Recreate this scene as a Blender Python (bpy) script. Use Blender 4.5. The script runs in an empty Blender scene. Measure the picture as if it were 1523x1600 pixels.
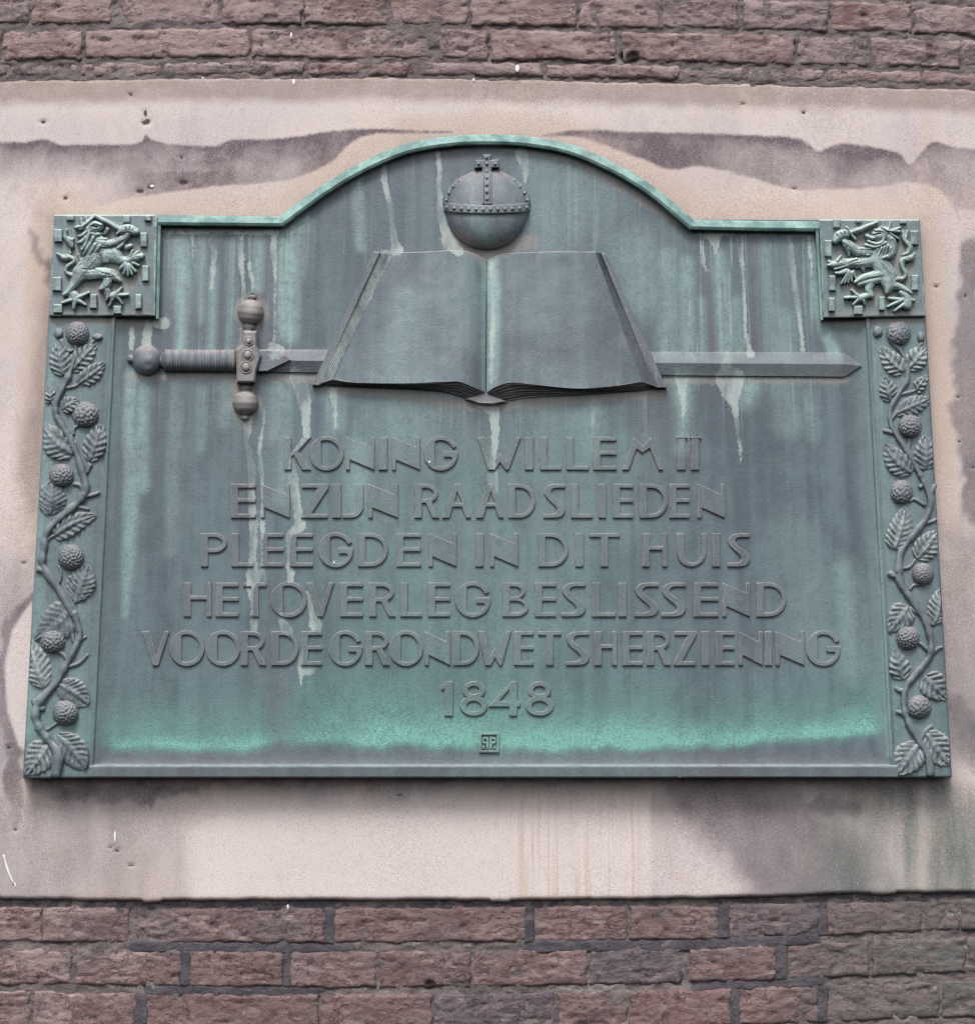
import bpy, bmesh, math, random
import numpy as np
from mathutils import Matrix, Vector

# ------------------------------------------------------------------ camera, sky, sun, exposure
scene = bpy.context.scene
C = scene.collection
Z0 = 1.60                         # height of the plaque's lower edge above the street
FPX, CX, CY = 2400.0, 761.5, 800.0   # focal length and centre in photo pixels (1523 x 1600)
REF = 0.026                       # the plaque's face stands this far off the stone
CAM = np.array([-0.02973, -1.71271 - REF, -0.02681])    # relative to the plaque's base
PITCH, YAW, ROLL = 0.18708, 0.01628, -0.00092
_cp, _sp, _c, _s = math.cos(PITCH), math.sin(PITCH), math.cos(YAW), math.sin(YAW)
FW = np.array([_s * _cp, _c * _cp, _sp]); _r = np.array([_c, -_s, 0.0]); _u = np.cross(_r, FW)
RT = _r * math.cos(ROLL) + _u * math.sin(ROLL); UP = -_r * math.sin(ROLL) + _u * math.cos(ROLL)
cam_data = bpy.data.cameras.new('camera'); cam = bpy.data.objects.new('camera', cam_data); C.objects.link(cam)
cam_data.sensor_fit = 'VERTICAL'; cam_data.sensor_height = 24.0; cam_data.lens = 24.0 * FPX / 1600.0
cam_data.clip_start = 0.05; cam_data.clip_end = 500.0
_m = Matrix.Identity(4)
for _i in range(3):
    _m[_i][0], _m[_i][1], _m[_i][2] = RT[_i], UP[_i], -FW[_i]
_m[0][3], _m[1][3], _m[2][3] = CAM[0], CAM[1], CAM[2] + Z0
cam.matrix_world = _m
scene.camera = cam

SUN_EL, SUN_AZ = math.radians(57), math.radians(-14)      # light comes over the street from the upper left
world = bpy.data.worlds.new('World'); scene.world = world; world.use_nodes = True
wn = world.node_tree; wn.nodes.clear()
sky = wn.nodes.new('ShaderNodeTexSky'); sky.sky_type = 'NISHITA'; sky.sun_disc = False
sky.sun_elevation = SUN_EL; sky.sun_rotation = math.pi + SUN_AZ * -1
sky.air_density = 1.0; sky.dust_density = 4.0; sky.ozone_density = 1.0
hs = wn.nodes.new('ShaderNodeHueSaturation'); hs.inputs['Saturation'].default_value = 0.30
bg = wn.nodes.new('ShaderNodeBackground'); bg.inputs['Strength'].default_value = 0.13
wo = wn.nodes.new('ShaderNodeOutputWorld')
wn.links.new(sky.outputs[0], hs.inputs['Color']); wn.links.new(hs.outputs[0], bg.inputs['Color']); wn.links.new(bg.outputs[0], wo.inputs['Surface'])
sun_data = bpy.data.lights.new('sun', 'SUN'); sun_data.energy = 1.5; sun_data.angle = math.radians(18); sun_data.color = (1.0, 0.985, 0.97)
sun = bpy.data.objects.new('sun', sun_data); C.objects.link(sun); sun.location = (-2, -4, 6)
_dir = Vector((math.sin(SUN_AZ) * math.cos(SUN_EL), -math.cos(SUN_AZ) * math.cos(SUN_EL), math.sin(SUN_EL)))
sun.rotation_euler = _dir.to_track_quat('Z', 'Y').to_euler()
scene.view_settings.view_transform = 'Standard'; scene.view_settings.look = 'None'
scene.view_settings.gamma = 1.0; scene.view_settings.exposure = 0.56
scene.view_settings.use_curve_mapping = False
scene.render.engine = 'CYCLES'; scene.render.filter_size = 1.15
scene.cycles.max_bounces = 5; scene.cycles.diffuse_bounces = 3; scene.cycles.glossy_bounces = 2

random.seed(7); RNG = np.random.default_rng(11)

# ------------------------------------------------------------------ pixel <-> place
def P(x, y, d=0.0):
    """photo pixel -> point on the plane that stands d metres in front of the stone face (plaque-base coordinates)"""
    x = np.asarray(x, float); y = np.asarray(y, float); d = np.asarray(d, float)
    v = FW + ((x - CX) / FPX)[..., None] * RT - ((y - CY) / FPX)[..., None] * UP
    t = (-d - CAM[1]) / v[..., 1]
    return CAM + v * t[..., None]
def PIX(p, d):
    """flat coordinates on the plaque or stone, in the photo's units: where (x, z) falls on plane d"""
    q = np.stack([p[:, 0], np.full(len(p), -d), p[:, 2]], -1) - CAM
    z = q @ FW
    return CX + FPX * (q @ RT) / z, CY - FPX * (q @ UP) / z
MM = 0.001

# ------------------------------------------------------------------ noise and distance helpers
_tabs = {}
def vnoise(x, y, seed=0):
    if seed not in _tabs: _tabs[seed] = np.random.default_rng(seed + 100).random((128, 128))
    T = _tabs[seed]; xi = np.floor(x).astype(int); yi = np.floor(y).astype(int)
    fx = x - xi; fy = y - yi; fx = fx * fx * (3 - 2 * fx); fy = fy * fy * (3 - 2 * fy)
    a = T[xi & 127, yi & 127]; b = T[(xi + 1) & 127, yi & 127]; c = T[xi & 127, (yi + 1) & 127]; e = T[(xi + 1) & 127, (yi + 1) & 127]
    return (a * (1 - fx) + b * fx) * (1 - fy) + (c * (1 - fx) + e * fx) * fy
def fbm(x, y, seed=0, octv=4):
    s = 0; a = 0.5
    for k in range(octv):
        s = s + a * (vnoise(x, y, seed + k) - 0.5); x = x * 2.03 + 5.1; y = y * 2.03 + 3.7; a *= 0.5
    return s
def sstep(a, b, x):
    t = np.clip((x - a) / (b - a), 0, 1); return t * t * (3 - 2 * t)
def stroke_sd(X, Y, pts):
    """width minus distance to a polyline whose points are (x, y, half width)"""
    best = np.full(X.shape, -1e9); pts = [tuple(p) for p in pts]
    if len(pts) == 1: pts = pts * 2
    for (x0, y0, w0), (x1, y1, w1) in zip(pts[:-1], pts[1:]):
        dx, dy = x1 - x0, y1 - y0; L = dx * dx + dy * dy + 1e-9
        t = np.clip(((X - x0) * dx + (Y - y0) * dy) / L, 0, 1)
        best = np.maximum(best, w0 + (w1 - w0) * t - np.hypot(X - x0 - t * dx, Y - y0 - t * dy))
    return best
def poly_sd(X, Y, poly):
    """signed distance, positive inside"""
    d = np.full(X.shape, 1e9); ins = np.zeros(X.shape, bool); n = len(poly)
    for i in range(n):
        x0, y0 = poly[i]; x1, y1 = poly[(i + 1) % n]; dx, dy = x1 - x0, y1 - y0
        t = np.clip(((X - x0) * dx + (Y - y0) * dy) / (dx * dx + dy * dy + 1e-9), 0, 1)
        d = np.minimum(d, np.hypot(X - x0 - t * dx, Y - y0 - t * dy))
        if abs(dy) > 1e-9:
            ins ^= ((y0 > Y) != (y1 > Y)) & (X < (x1 - x0) * (Y - y0) / dy + x0)
    return np.where(ins, d, -d)
def catmull(pts, n=6):
    pts = [np.array(p, float) for p in pts]; q = [2 * pts[0] - pts[1]] + pts + [2 * pts[-1] - pts[-2]]; out = []
    for i in range(1, len(q) - 2):
        for k in range(n):
            t = k / n
            out.append(0.5 * (2 * q[i] + (q[i + 1] - q[i - 1]) * t + (2 * q[i - 1] - 5 * q[i] + 4 * q[i + 1] - q[i + 2]) * t * t + (3 * q[i] - q[i - 1] - 3 * q[i + 1] + q[i + 2]) * t ** 3))
    out.append(pts[-1]); return np.array(out)

# ------------------------------------------------------------------ materials
class NT:
    def __init__(self, name):
        self.m = bpy.data.materials.new(name); self.m.use_nodes = True; self.t = self.m.node_tree; self.t.nodes.clear()
        self.out = self.n('ShaderNodeOutputMaterial'); self.b = self.n('ShaderNodeBsdfPrincipled')
        self.l(self.b.outputs[0], self.out.inputs['Surface'])
        self.co = self.n('ShaderNodeTexCoord').outputs['Object']
    def n(self, k): return self.t.nodes.new(k)
    def l(self, a, b): self.t.links.new(a, b)
    def put(self, s, v):
        if isinstance(v, (int, float)): s.default_value = v
        elif isinstance(v, tuple): s.default_value = v if len(v) == 4 or s.type == 'VECTOR' else v + (1,)
        else: self.l(v, s)
    def attr(self, name):
        a = self.n('ShaderNodeAttribute'); a.attribute_name = name; return a.outputs['Fac']
    def noise(self, scale, detail=4, rough=0.55, stretch=None, dist=0.0, off=None):
        v = self.co
        if stretch or off:
            mp = self.n('ShaderNodeMapping'); mp.inputs['Scale'].default_value = stretch or (1, 1, 1); mp.inputs['Location'].default_value = off or (0, 0, 0)
            self.l(v, mp.inputs[0]); v = mp.outputs[0]
        t = self.n('ShaderNodeTexNoise'); t.inputs['Scale'].default_value = scale; t.inputs['Detail'].default_value = detail
        t.inputs['Roughness'].default_value = rough; t.inputs['Distortion'].default_value = dist; self.l(v, t.inputs['Vector'])
        return t.outputs['Fac']
    def math(self, op, a, b=0.0, clamp=False):
        m = self.n('ShaderNodeMath'); m.operation = op; m.use_clamp = clamp; self.put(m.inputs[0], a); self.put(m.inputs[1], b); return m.outputs[0]
    def ss(self, v, a, b, lo=0.0, hi=1.0):
        r = self.n('ShaderNodeMapRange'); r.interpolation_type = 'SMOOTHSTEP'; self.put(r.inputs['Value'], v)
        r.inputs['From Min'].default_value = a; r.inputs['From Max'].default_value = b; r.inputs['To Min'].default_value = lo; r.inputs['To Max'].default_value = hi
        return r.outputs['Result']
    def mix(self, f, a, b, blend='MIX'):
        m = self.n('ShaderNodeMix'); m.data_type = 'RGBA'; m.blend_type = blend
        self.put(m.inputs[0], f); self.put(m.inputs[6], a); self.put(m.inputs[7], b); return m.outputs[2]
    def bump(self, h, strength, dist):
        b = self.n('ShaderNodeBump'); b.inputs['Strength'].default_value = strength; b.inputs['Distance'].default_value = dist
        self.put(b.inputs['Height'], h)
        if getattr(self, 'lastb', None): self.l(self.lastb, b.inputs['Normal'])
        self.lastb = b.outputs[0]; return self.lastb
    def done(self, col, rough, spec=0.3):
        self.put(self.b.inputs['Base Color'], col); self.put(self.b.inputs['Roughness'], rough); self.b.inputs['Specular IOR Level'].default_value = spec
        if getattr(self, 'lastb', None): self.l(self.lastb, self.b.inputs['Normal'])
        return self.m
def srgb(r, g, b):
    f = lambda c: (c / 255 / 12.92) if c <= 10 else (((c / 255) + 0.055) / 1.055) ** 2.4
    return (f(r), f(g), f(b))

def make_bronze(name, raised=0.0, dust_light=0.55):
    t = NT(name)
    big = t.noise(9, 4, 0.55, (1.0, 1.0, 0.35)); mid = t.noise(60, 4, 0.6, (1, 1, 0.6)); run = t.noise(62, 3, 0.55, (1.0, 1.0, 0.045), 0.3)
    fine = t.noise(950, 2, 0.6); grain = t.noise(420, 3, 0.65); warp = t.noise(130, 4, 0.65); op = t.noise(38, 3, 0.6, (1, 1, 0.5), 0, (4, 2, 7))
    slate, grey, mint, teal = srgb(75, 84, 94), srgb(94, 111, 118), srgb(141, 167, 165), srgb(106, 170, 157)
    pale, tan, purple = srgb(182, 194, 189), srgb(146, 136, 129), srgb(95, 88, 100)
    f = t.math('ADD', t.math('MULTIPLY', big, 0.4), t.math('ADD', t.math('MULTIPLY', mid, 0.22), t.math('MULTIPLY', run, 0.38)))
    col = t.mix(t.ss(f, 0.40, 0.60), slate, grey)
    if raised: col = t.mix(raised, col, t.mix(t.ss(mid, 0.35, 0.65), srgb(104, 104, 112), srgb(124, 119, 124)))
    k = 1.0 - 0.45 * raised
    col = t.mix(t.math('MULTIPLY', t.math('MULTIPLY', t.attr('purple'), k), t.ss(warp, 0.2, 0.7)), col, purple)
    g = t.math('MULTIPLY', t.attr('mint'), t.ss(t.math('ADD', t.math('MULTIPLY', warp, 0.6), t.math('MULTIPLY', grain, 0.4)), 0.20, 0.64, 0.25, 1.0))
    col = t.mix(t.math('MULTIPLY', g, k), col, mint)
    spk = t.ss(t.math('ADD', t.math('MULTIPLY', fine, 0.45), t.math('MULTIPLY', grain, 0.55)), 0.44, 0.60)
    te = t.attr('teal'); fsp = t.ss(t.math('ADD', t.math('MULTIPLY', fine, 0.7), t.math('MULTIPLY', grain, 0.3)), 0.42, 0.60)
    tm = t.math('MULTIPLY', te, t.math('ADD', t.math('MULTIPLY', te, 0.62), t.math('MULTIPLY', fsp, 0.55)), True)
    col = t.mix(t.math('MULTIPLY', tm, k), col, t.mix(t.math('MULTIPLY', t.ss(te, 0.45, 1.0), t.ss(fsp, 0.2, 1.0)), teal, srgb(134, 190, 176)))
    col = t.mix(t.math('MULTIPLY', t.ss(fine, 0.60, 0.72), 0.30), col, srgb(150, 172, 172))
    col = t.mix(t.math('MULTIPLY', t.ss(grain, 0.42, 0.28), 0.45), col, srgb(70, 77, 86))
    edge = t.math('ADD', t.math('MULTIPLY', t.math('SUBTRACT', warp, 0.5), 0.55), t.math('MULTIPLY', t.math('SUBTRACT', t.noise(270, 4, 0.7), 0.5), 0.85))
    ta = t.ss(t.math('ADD', t.attr('tan'), edge), 0.30, 0.70, 0.0, 0.55)
    col = t.mix(ta, col, tan)
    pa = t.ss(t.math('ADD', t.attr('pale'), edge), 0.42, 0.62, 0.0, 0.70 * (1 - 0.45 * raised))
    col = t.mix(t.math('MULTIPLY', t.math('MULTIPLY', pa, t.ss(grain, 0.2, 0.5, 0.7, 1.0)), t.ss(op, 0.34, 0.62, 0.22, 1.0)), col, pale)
    thin = t.noise(230, 3, 0.6, (1.0, 1.0, 0.022), 0.2, (3, 3, 3)); dr = t.math('MULTIPLY', t.attr('drip'), t.ss(thin, 0.58, 0.68))
    col = t.mix(t.math('MULTIPLY', t.math('MULTIPLY', dr, t.ss(warp, 0.3, 0.6, 0.4, 1.0)), 0.42 * k), col, srgb(160, 182, 178))
    dkr = t.math('MULTIPLY', t.attr('drip'), t.ss(thin, 0.42, 0.32)); col = t.mix(t.math('MULTIPLY', dkr, 0.4 * k), col, srgb(80, 84, 94))
    # chalky dust on ledges that face up, with an edge highlight painted in
    geo = t.n('ShaderNodeNewGeometry'); sx = t.n('ShaderNodeSeparateXYZ'); t.l(geo.outputs['Normal'], sx.inputs[0])
    led = t.math('MULTIPLY', t.ss(sx.outputs['Z'], 0.30, 0.80, 0.0, dust_light), t.ss(warp, 0.3, 0.6, 0.35, 1.0))
    col = t.mix(led, col, srgb(172, 158, 158) if raised else srgb(160, 172, 168))
    t.bump(fine, 0.3, 0.001); t.bump(grain, 0.30 + 0.35 * raised, 0.0014); t.bump(mid, 0.18, 0.004)
    return t.done(col, t.ss(mid, 0.3, 0.7, 0.40, 0.58), 0.5)

def make_edge(name):
    t = NT(name); n1 = t.noise(90, 4, 0.6); n2 = t.noise(500, 3, 0.6)
    col = t.mix(t.ss(n1, 0.36, 0.64), srgb(110, 102, 107), srgb(150, 132, 130)); col = t.mix(t.ss(n2, 0.55, 0.7, 0, 0.4), col, srgb(178, 168, 162))
    t.bump(n2, 0.3, 0.001); return t.done(col, 0.42, 0.5)

def make_frame_bronze(name):
    t = NT(name)
    n1 = t.noise(45, 4, 0.6, (1, 1, 1)); n2 = t.noise(500, 3, 0.6); n3 = t.noise(14, 3, 0.5)
    col = t.mix(t.ss(n1, 0.36, 0.64), srgb(98, 130, 128), srgb(142, 174, 168))
    col = t.mix(t.ss(n3, 0.55, 0.72, 0, 0.55), col, srgb(104, 116, 118))
    col = t.mix(t.ss(n2, 0.58, 0.70, 0, 0.4), col, srgb(196, 212, 204)); col = t.mix(t.ss(n2, 0.42, 0.30, 0, 0.4), col, srgb(74, 92, 92))
    t.bump(n2, 0.3, 0.001); return t.done(col, 0.6, 0.3)

def make_lion_bronze(name):
    t = NT(name)
    n1 = t.noise(70, 4, 0.6); n2 = t.noise(600, 3, 0.6)
    col = t.mix(t.ss(n1, 0.38, 0.62), srgb(100, 110, 116), srgb(134, 158, 154))
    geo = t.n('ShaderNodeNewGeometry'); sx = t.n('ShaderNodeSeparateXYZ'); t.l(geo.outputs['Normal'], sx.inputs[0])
    col = t.mix(t.ss(sx.outputs['Z'], 0.15, 0.7, 0, 0.75), col, srgb(196, 214, 204))  # near-white highlight on upward faces, put into the colour
    col = t.mix(t.ss(n2, 0.60, 0.72, 0, 0.3), col, srgb(200, 214, 206))
    t.bump(n2, 0.5, 0.0015); t.bump(n1, 0.3, 0.004); return t.done(col, 0.36, 0.7)

def make_stone():
    t = NT('sandstone')
    big = t.noise(5, 4, 0.5); mid = t.noise(40, 5, 0.65); gr = t.noise(520, 3, 0.7); fine = t.noise(1100, 2, 0.6); vert = t.noise(150, 3, 0.6, (1, 1, 0.03)); clump = t.noise(220, 4, 0.75)
    col = t.mix(t.ss(big, 0.35, 0.65), srgb(216, 202, 198), srgb(202, 190, 190))
    col = t.mix(t.ss(mid, 0.5, 0.75, 0, 0.35), col, srgb(210, 188, 174)); col = t.mix(t.ss(t.noise(16, 5, 0.65, (1, 1, 0.4), 0.6, (2, 8, 4)), 0.46, 0.70, 0, 0.45), col, srgb(176, 164, 166)); col = t.mix(t.ss(t.noise(11, 4, 0.6, None, 0.4, (5, 1, 9)), 0.5, 0.72, 0, 0.5), col, srgb(214, 192, 172))
    edge = t.math('ADD', t.math('MULTIPLY', t.math('SUBTRACT', mid, 0.5), 0.30), t.math('MULTIPLY', t.math('SUBTRACT', t.math('ADD', t.math('MULTIPLY', gr, 0.5), t.math('MULTIPLY', clump, 0.5)), 0.5), 0.85))
    col = t.mix(t.math('MULTIPLY', t.attr('warm'), 0.85), col, srgb(202, 181, 168))
    col = t.mix(t.math('MULTIPLY', t.attr('clean'), 0.75), col, srgb(222, 210, 206))
    och = t.math('MULTIPLY', t.attr('ochre'), t.ss(vert, 0.50, 0.66)); col = t.mix(t.math('MULTIPLY', och, 0.42), col, srgb(190, 160, 134))
    col = t.mix(t.math('MULTIPLY', t.attr('dirt'), t.ss(mid, 0.2, 0.6, 0.6, 1.0)), col, srgb(150, 132, 126))
    sf = t.math('ADD', t.attr('soft'), t.math('MULTIPLY', edge, t.math('MULTIPLY', t.attr('soft'), 1.1)), True)
    col = t.mix(t.math('MULTIPLY', sf, 0.95), col, srgb(94, 85, 93))
    inside = t.ss(t.math('ADD', t.attr('dark'), edge), 0.30, 0.70)
    dk = t.math('MULTIPLY', inside, t.math('ADD', t.attr('darkamt'), t.math('ADD', t.math('MULTIPLY', edge, 1.0), t.math('MULTIPLY', t.math('SUBTRACT', t.noise(26, 7, 0.72, (1, 1, 0.7), 0.3, (6, 6, 2)), 0.5), 1.3))), True)
    col = t.mix(dk, col, srgb(100, 85, 94))
    bloom = t.math('MULTIPLY', t.math('MULTIPLY', t.math('MULTIPLY', inside, t.ss(t.attr('darkamt'), 0.05, 0.3)), t.ss(t.attr('darkamt'), 0.85, 0.35)), t.ss(clump, 0.42, 0.62)); col = t.mix(t.math('MULTIPLY', bloom, 0.55), col, srgb(194, 184, 192))
    gn = t.math('ADD', t.attr('green'), t.math('MULTIPLY', edge, t.math('MULTIPLY', t.attr('green'), 1.2)), True)
    col = t.mix(gn, col, srgb(90, 103, 99))
    col = t.mix(t.ss(gr, 0.47, 0.30, 0, 0.5), col, srgb(112, 98, 98)); col = t.mix(t.ss(gr, 0.55, 0.74, 0, 0.45), col, srgb(238, 228, 224))
    col = t.mix(t.ss(fine, 0.48, 0.32, 0, 0.42), col, srgb(120, 106, 106)); col = t.mix(t.ss(fine, 0.54, 0.70, 0, 0.38), col, srgb(240, 232, 228)); col = t.mix(t.ss(t.noise(90, 6, 0.75), 0.52, 0.70, 0, 0.30), col, srgb(168, 152, 150))
    col = t.mix(t.ss(t.attr('pit'), 0.45, 0.9, 0, 0.9), col, srgb(66, 54, 46))
    t.bump(fine, 0.25, 0.0010); t.bump(gr, 0.16, 0.0014); t.bump(mid, 0.15, 0.003); return t.done(col, 0.88, 0.15)

def make_brick():
    t = NT('brick')
    oi = t.n('ShaderNodeObjectInfo').outputs['Random']
    big = t.noise(22, 4, 0.6); mid = t.noise(110, 6, 0.78, (0.7, 1, 1.2), 0.25); fine = t.noise(480, 4, 0.8); eff = t.noise(30, 6, 0.75, (0.5, 1, 1.6), 0.8, (3, 1, 2))
    r1 = t.math('ABSOLUTE', t.math('SUBTRACT', t.noise(85, 5, 0.68, (0.45, 1, 1.3), 0.15, (1, 5, 3)), 0.5)); r2 = t.math('ABSOLUTE', t.math('SUBTRACT', t.noise(190, 4, 0.65, (0.8, 1, 1.1), 0.5, (7, 2, 1)), 0.5))
    col = t.mix(t.ss(big, 0.35, 0.65), srgb(122, 98, 98), srgb(140, 113, 111))
    col = t.mix(t.ss(oi, 0.5, 1.0, 0, 0.85), col, srgb(104, 96, 104)); col = t.mix(t.ss(oi, 0.4, 0.0, 0, 0.75), col, srgb(140, 110, 106)); col = t.mix(t.ss(t.noise(12, 3, 0.6, None, 0, (9, 9, 9)), 0.45, 0.7, 0, 0.5), col, srgb(112, 104, 110))
    pk = t.attr('pink')
    col = t.mix(t.math('MULTIPLY', t.ss(t.math('ADD', eff, t.math('MULTIPLY', pk, 0.20)), 0.54, 0.74), 0.75), col, srgb(188, 166, 164))
    col = t.mix(t.math('MULTIPLY', t.ss(mid, 0.53, 0.68), 0.45), col, srgb(176, 158, 156))
    col = t.mix(t.math('MULTIPLY', t.ss(mid, 0.44, 0.30), 0.5), col, srgb(70, 60, 64))
    col = t.mix(t.math('MULTIPLY', t.ss(r1, 0.022, 0.0, 0, 0.8), t.ss(big, 0.42, 0.56)), col, srgb(56, 48, 51)); col = t.mix(t.ss(r1, 0.03, 0.05, 0, 0.10), col, srgb(190, 176, 174))
    col = t.mix(t.ss(fine, 0.56, 0.72, 0, 0.45), col, srgb(196, 182, 180)); col = t.mix(t.ss(fine, 0.42, 0.28, 0, 0.5), col, srgb(68, 59, 63))
    col = t.mix(t.math('MULTIPLY', t.attr('green'), t.ss(mid, 0.3, 0.6)), col, srgb(104, 114, 110))
    t.bump(fine, 0.6, 0.003); t.bump(t.ss(r2, 0.0, 0.08), 0.4, 0.002); t.bump(t.ss(r1, 0.0, 0.03), 0.5, 0.003); t.bump(mid, 0.6, 0.005); return t.done(col, 0.9, 0.12)

def make_mortar(name, a, b, c):
    t = NT(name); n1 = t.noise(50, 4, 0.6); n2 = t.noise(480, 4, 0.7); n3 = t.noise(26, 4, 0.6, (0.5, 1, 1.5), 0.5)
    col = t.mix(t.ss(n1, 0.35, 0.65), a, b); col = t.mix(t.ss(n3, 0.55, 0.70, 0, 0.8), col, c)
    col = t.mix(t.ss(n2, 0.58, 0.74, 0, 0.3), col, srgb(170, 164, 160)); col = t.mix(t.ss(n2, 0.42, 0.28, 0, 0.45), col, srgb(56, 52, 54))
    t.bump(n2, 0.8, 0.004); t.bump(t.noise(170, 4, 0.7), 0.6, 0.005); t.bump(n1, 0.4, 0.004); return t.done(col, 0.92, 0.12)
def make_plain(name, rgb, rough=0.8):
    t = NT(name); n = t.noise(300, 3, 0.6); return t.done(t.mix(n, tuple(c * 0.8 for c in rgb), tuple(min(1, c * 1.15) for c in rgb)), rough, 0.2)

M_FIELD = make_bronze('patinated_bronze'); M_RAISED = make_bronze('worn_bronze', 0.42, 0.75); M_VINE = make_bronze('relief_bronze', 0.38, 0.8); M_BERRY = make_bronze('berry_bronze', 0.75, 0.5); M_LETTER = make_bronze('letter_bronze', 0.25, 0.7)
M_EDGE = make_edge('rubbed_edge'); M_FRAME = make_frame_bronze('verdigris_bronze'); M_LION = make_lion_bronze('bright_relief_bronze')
M_STONE = make_stone(); M_BRICK = make_brick()
M_MORTAR = make_mortar('lime_mortar', srgb(112, 102, 104), srgb(136, 126, 124), srgb(162, 154, 148))
M_PATCH = make_mortar('dark_mortar', srgb(84, 81, 88), srgb(104, 99, 104), srgb(120, 114, 114))
M_PAINT = make_plain('white_paint', (0.82, 0.81, 0.82))

# ------------------------------------------------------------------ object helpers
def obj(name, verts, faces, mat, parent, smooth=False, off=None, quads=None):
    me = bpy.data.meshes.new(name); v = np.asarray(verts, float)
    if off is not None: v = v - np.asarray(off)
    if not isinstance(faces, list): faces = np.asarray(faces).tolist()
    me.from_pydata(v.tolist(), [], faces); me.update()
    return link(name, me, mat, parent, smooth)
def link(name, me, mat, parent, smooth=False):
    if smooth: me.polygons.foreach_set('use_smooth', np.ones(len(me.polygons), bool))
    me.materials.append(mat); o = bpy.data.objects.new(name, me); C.objects.link(o); o.parent = parent; return o
def floats(o, **kw):
    for k, v in kw.items():
        o.data.attributes.new(k, 'FLOAT', 'POINT').data.foreach_set('value', np.asarray(v, np.float32))
def coords(o):
    a = np.empty(len(o.data.vertices) * 3, np.float32); o.data.vertices.foreach_get('co', a); return a.reshape(-1, 3).astype(float)
def thing(name, loc, label, cat):
    o = bpy.data.objects.new(name, None); o.empty_display_size = 0.1; C.objects.link(o); o.location = loc; o['label'] = label; o['category'] = cat; return o
def grid_faces(nu, nv, flip=False):
    """vertices laid out [nu][nv]"""
    i, j = np.meshgrid(np.arange(nu - 1), np.arange(nv - 1), indexing='ij'); a = (i * nv + j).ravel()
    f = np.stack([a, a + nv, a + nv + 1, a + 1], -1)
    return f[:, ::-1] if flip else f
def prism(name, poly, d0, d1, mat, parent, inset=0.0, drop=0.0, div=0):
    """solid with a px outline; poly clockwise in the picture; a bevelled front edge when inset > 0"""
    bm = bmesh.new(); poly = np.array(poly, float); n = len(poly); c = poly.mean(0)
    rings = [P(poly[:, 0], poly[:, 1], d0), P(poly[:, 0], poly[:, 1], d1 - drop)]
    if inset:
        q = []
        for i in range(n):
            a, b, e = poly[i - 1], poly[i], poly[(i + 1) % n]; u = (b - a) / (np.hypot(*(b - a)) + 1e-9); w = (e - b) / (np.hypot(*(e - b)) + 1e-9)
            n1 = np.array([-u[1], u[0]]); n2 = np.array([-w[1], w[0]]); k = n1 + n2; k = k / max(0.3, (k @ k) / 2); q.append(b + k * inset)
        q = np.array(q); rings.append(P(q[:, 0], q[:, 1], d1))
    rv = [[bm.verts.new(tuple(p)) for p in r] for r in rings]
    for a, b in zip(rv[:-1], rv[1:]):
        for i in range(n): bm.faces.new((a[i], a[(i + 1) % n], b[(i + 1) % n], b[i]))
    bm.faces.new(rv[-1]); bm.faces.new(rv[0][::-1])
    if div:
        for _ in range(div): bmesh.ops.subdivide_edges(bm, edges=[e for e in bm.edges], cuts=1, use_grid_fill=True)
    bmesh.ops.recalc_face_normals(bm, faces=bm.faces)
    me = bpy.data.meshes.new(name); bm.to_mesh(me); bm.free(); return link(name, me, mat, parent)
def tube(name, pts, mat, parent, d, flat=0.8, seg=10, knot=0.0):
    """rounded rod along px points (x, y, r px) lying on depth d"""
    pts = catmull(pts, 5); x, y, r = pts.T
    if knot: r = r * (1 + knot * 2 * fbm(x / 6, y / 6, 211, 3)); x = x + 2.2 * fbm(x / 9, y / 9, 215, 2)
    t0 = 0; t = np.gradient(np.stack([x, y], -1), axis=0); t /= np.linalg.norm(t, axis=1)[:, None] + 1e-9
    nx, ny = -t[:, 1], t[:, 0]; a = np.linspace(0, 2 * np.pi, seg, endpoint=False); V = []
    for k in a:
        V.append(P(x + nx * r * np.cos(k), y + ny * r * np.cos(k), d + flat * r * 0.72 * MM * np.sin(k)))
    V = np.stack(V, 1).reshape(-1, 3); n = len(x); F = []
    for i in range(n - 1):
        for j in range(seg): F.append((i * seg + j, i * seg + (j + 1) % seg, (i + 1) * seg + (j + 1) % seg, (i + 1) * seg + j))
    F.append(tuple(range(seg))[::-1]); F.append(tuple((n - 1) * seg + j for j in range(seg)))
    o = obj(name, V, F, mat, parent, True); fixn(o); return o
def fixn(o):
    bm = bmesh.new(); bm.from_mesh(o.data); bmesh.ops.recalc_face_normals(bm, faces=bm.faces); bm.to_mesh(o.data); bm.free()
def lathe(name, x, y, ux, uy, prof, mat, parent, d, flat=1.0, seg=24, ripple=None):
    """turned shape about an axis in the picture plane: prof = (along px, radius px)"""
    L = math.hypot(ux, uy); ux, uy = ux / L, uy / L; vx, vy = -uy, ux; V = []; F = []
    for s, r in prof:
        for k in range(seg):
            a = 2 * math.pi * k / seg; rr = r * (1 + (ripple(s, a) if ripple else 0))
            V.append(P(x + ux * s + vx * rr * math.cos(a), y + uy * s + vy * rr * math.cos(a), d + flat * rr * 0.72 * MM * math.sin(a)))
    n = len(prof)
    for i in range(n - 1):
        for j in range(seg): F.append((i * seg + j, i * seg + (j + 1) % seg, (i + 1) * seg + (j + 1) % seg, (i + 1) * seg + j))
    F.append(tuple(range(seg))); F.append(tuple((n - 1) * seg + j for j in range(seg)))
    o = obj(name, np.array(V), F, mat, parent, True); fixn(o); return o
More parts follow.
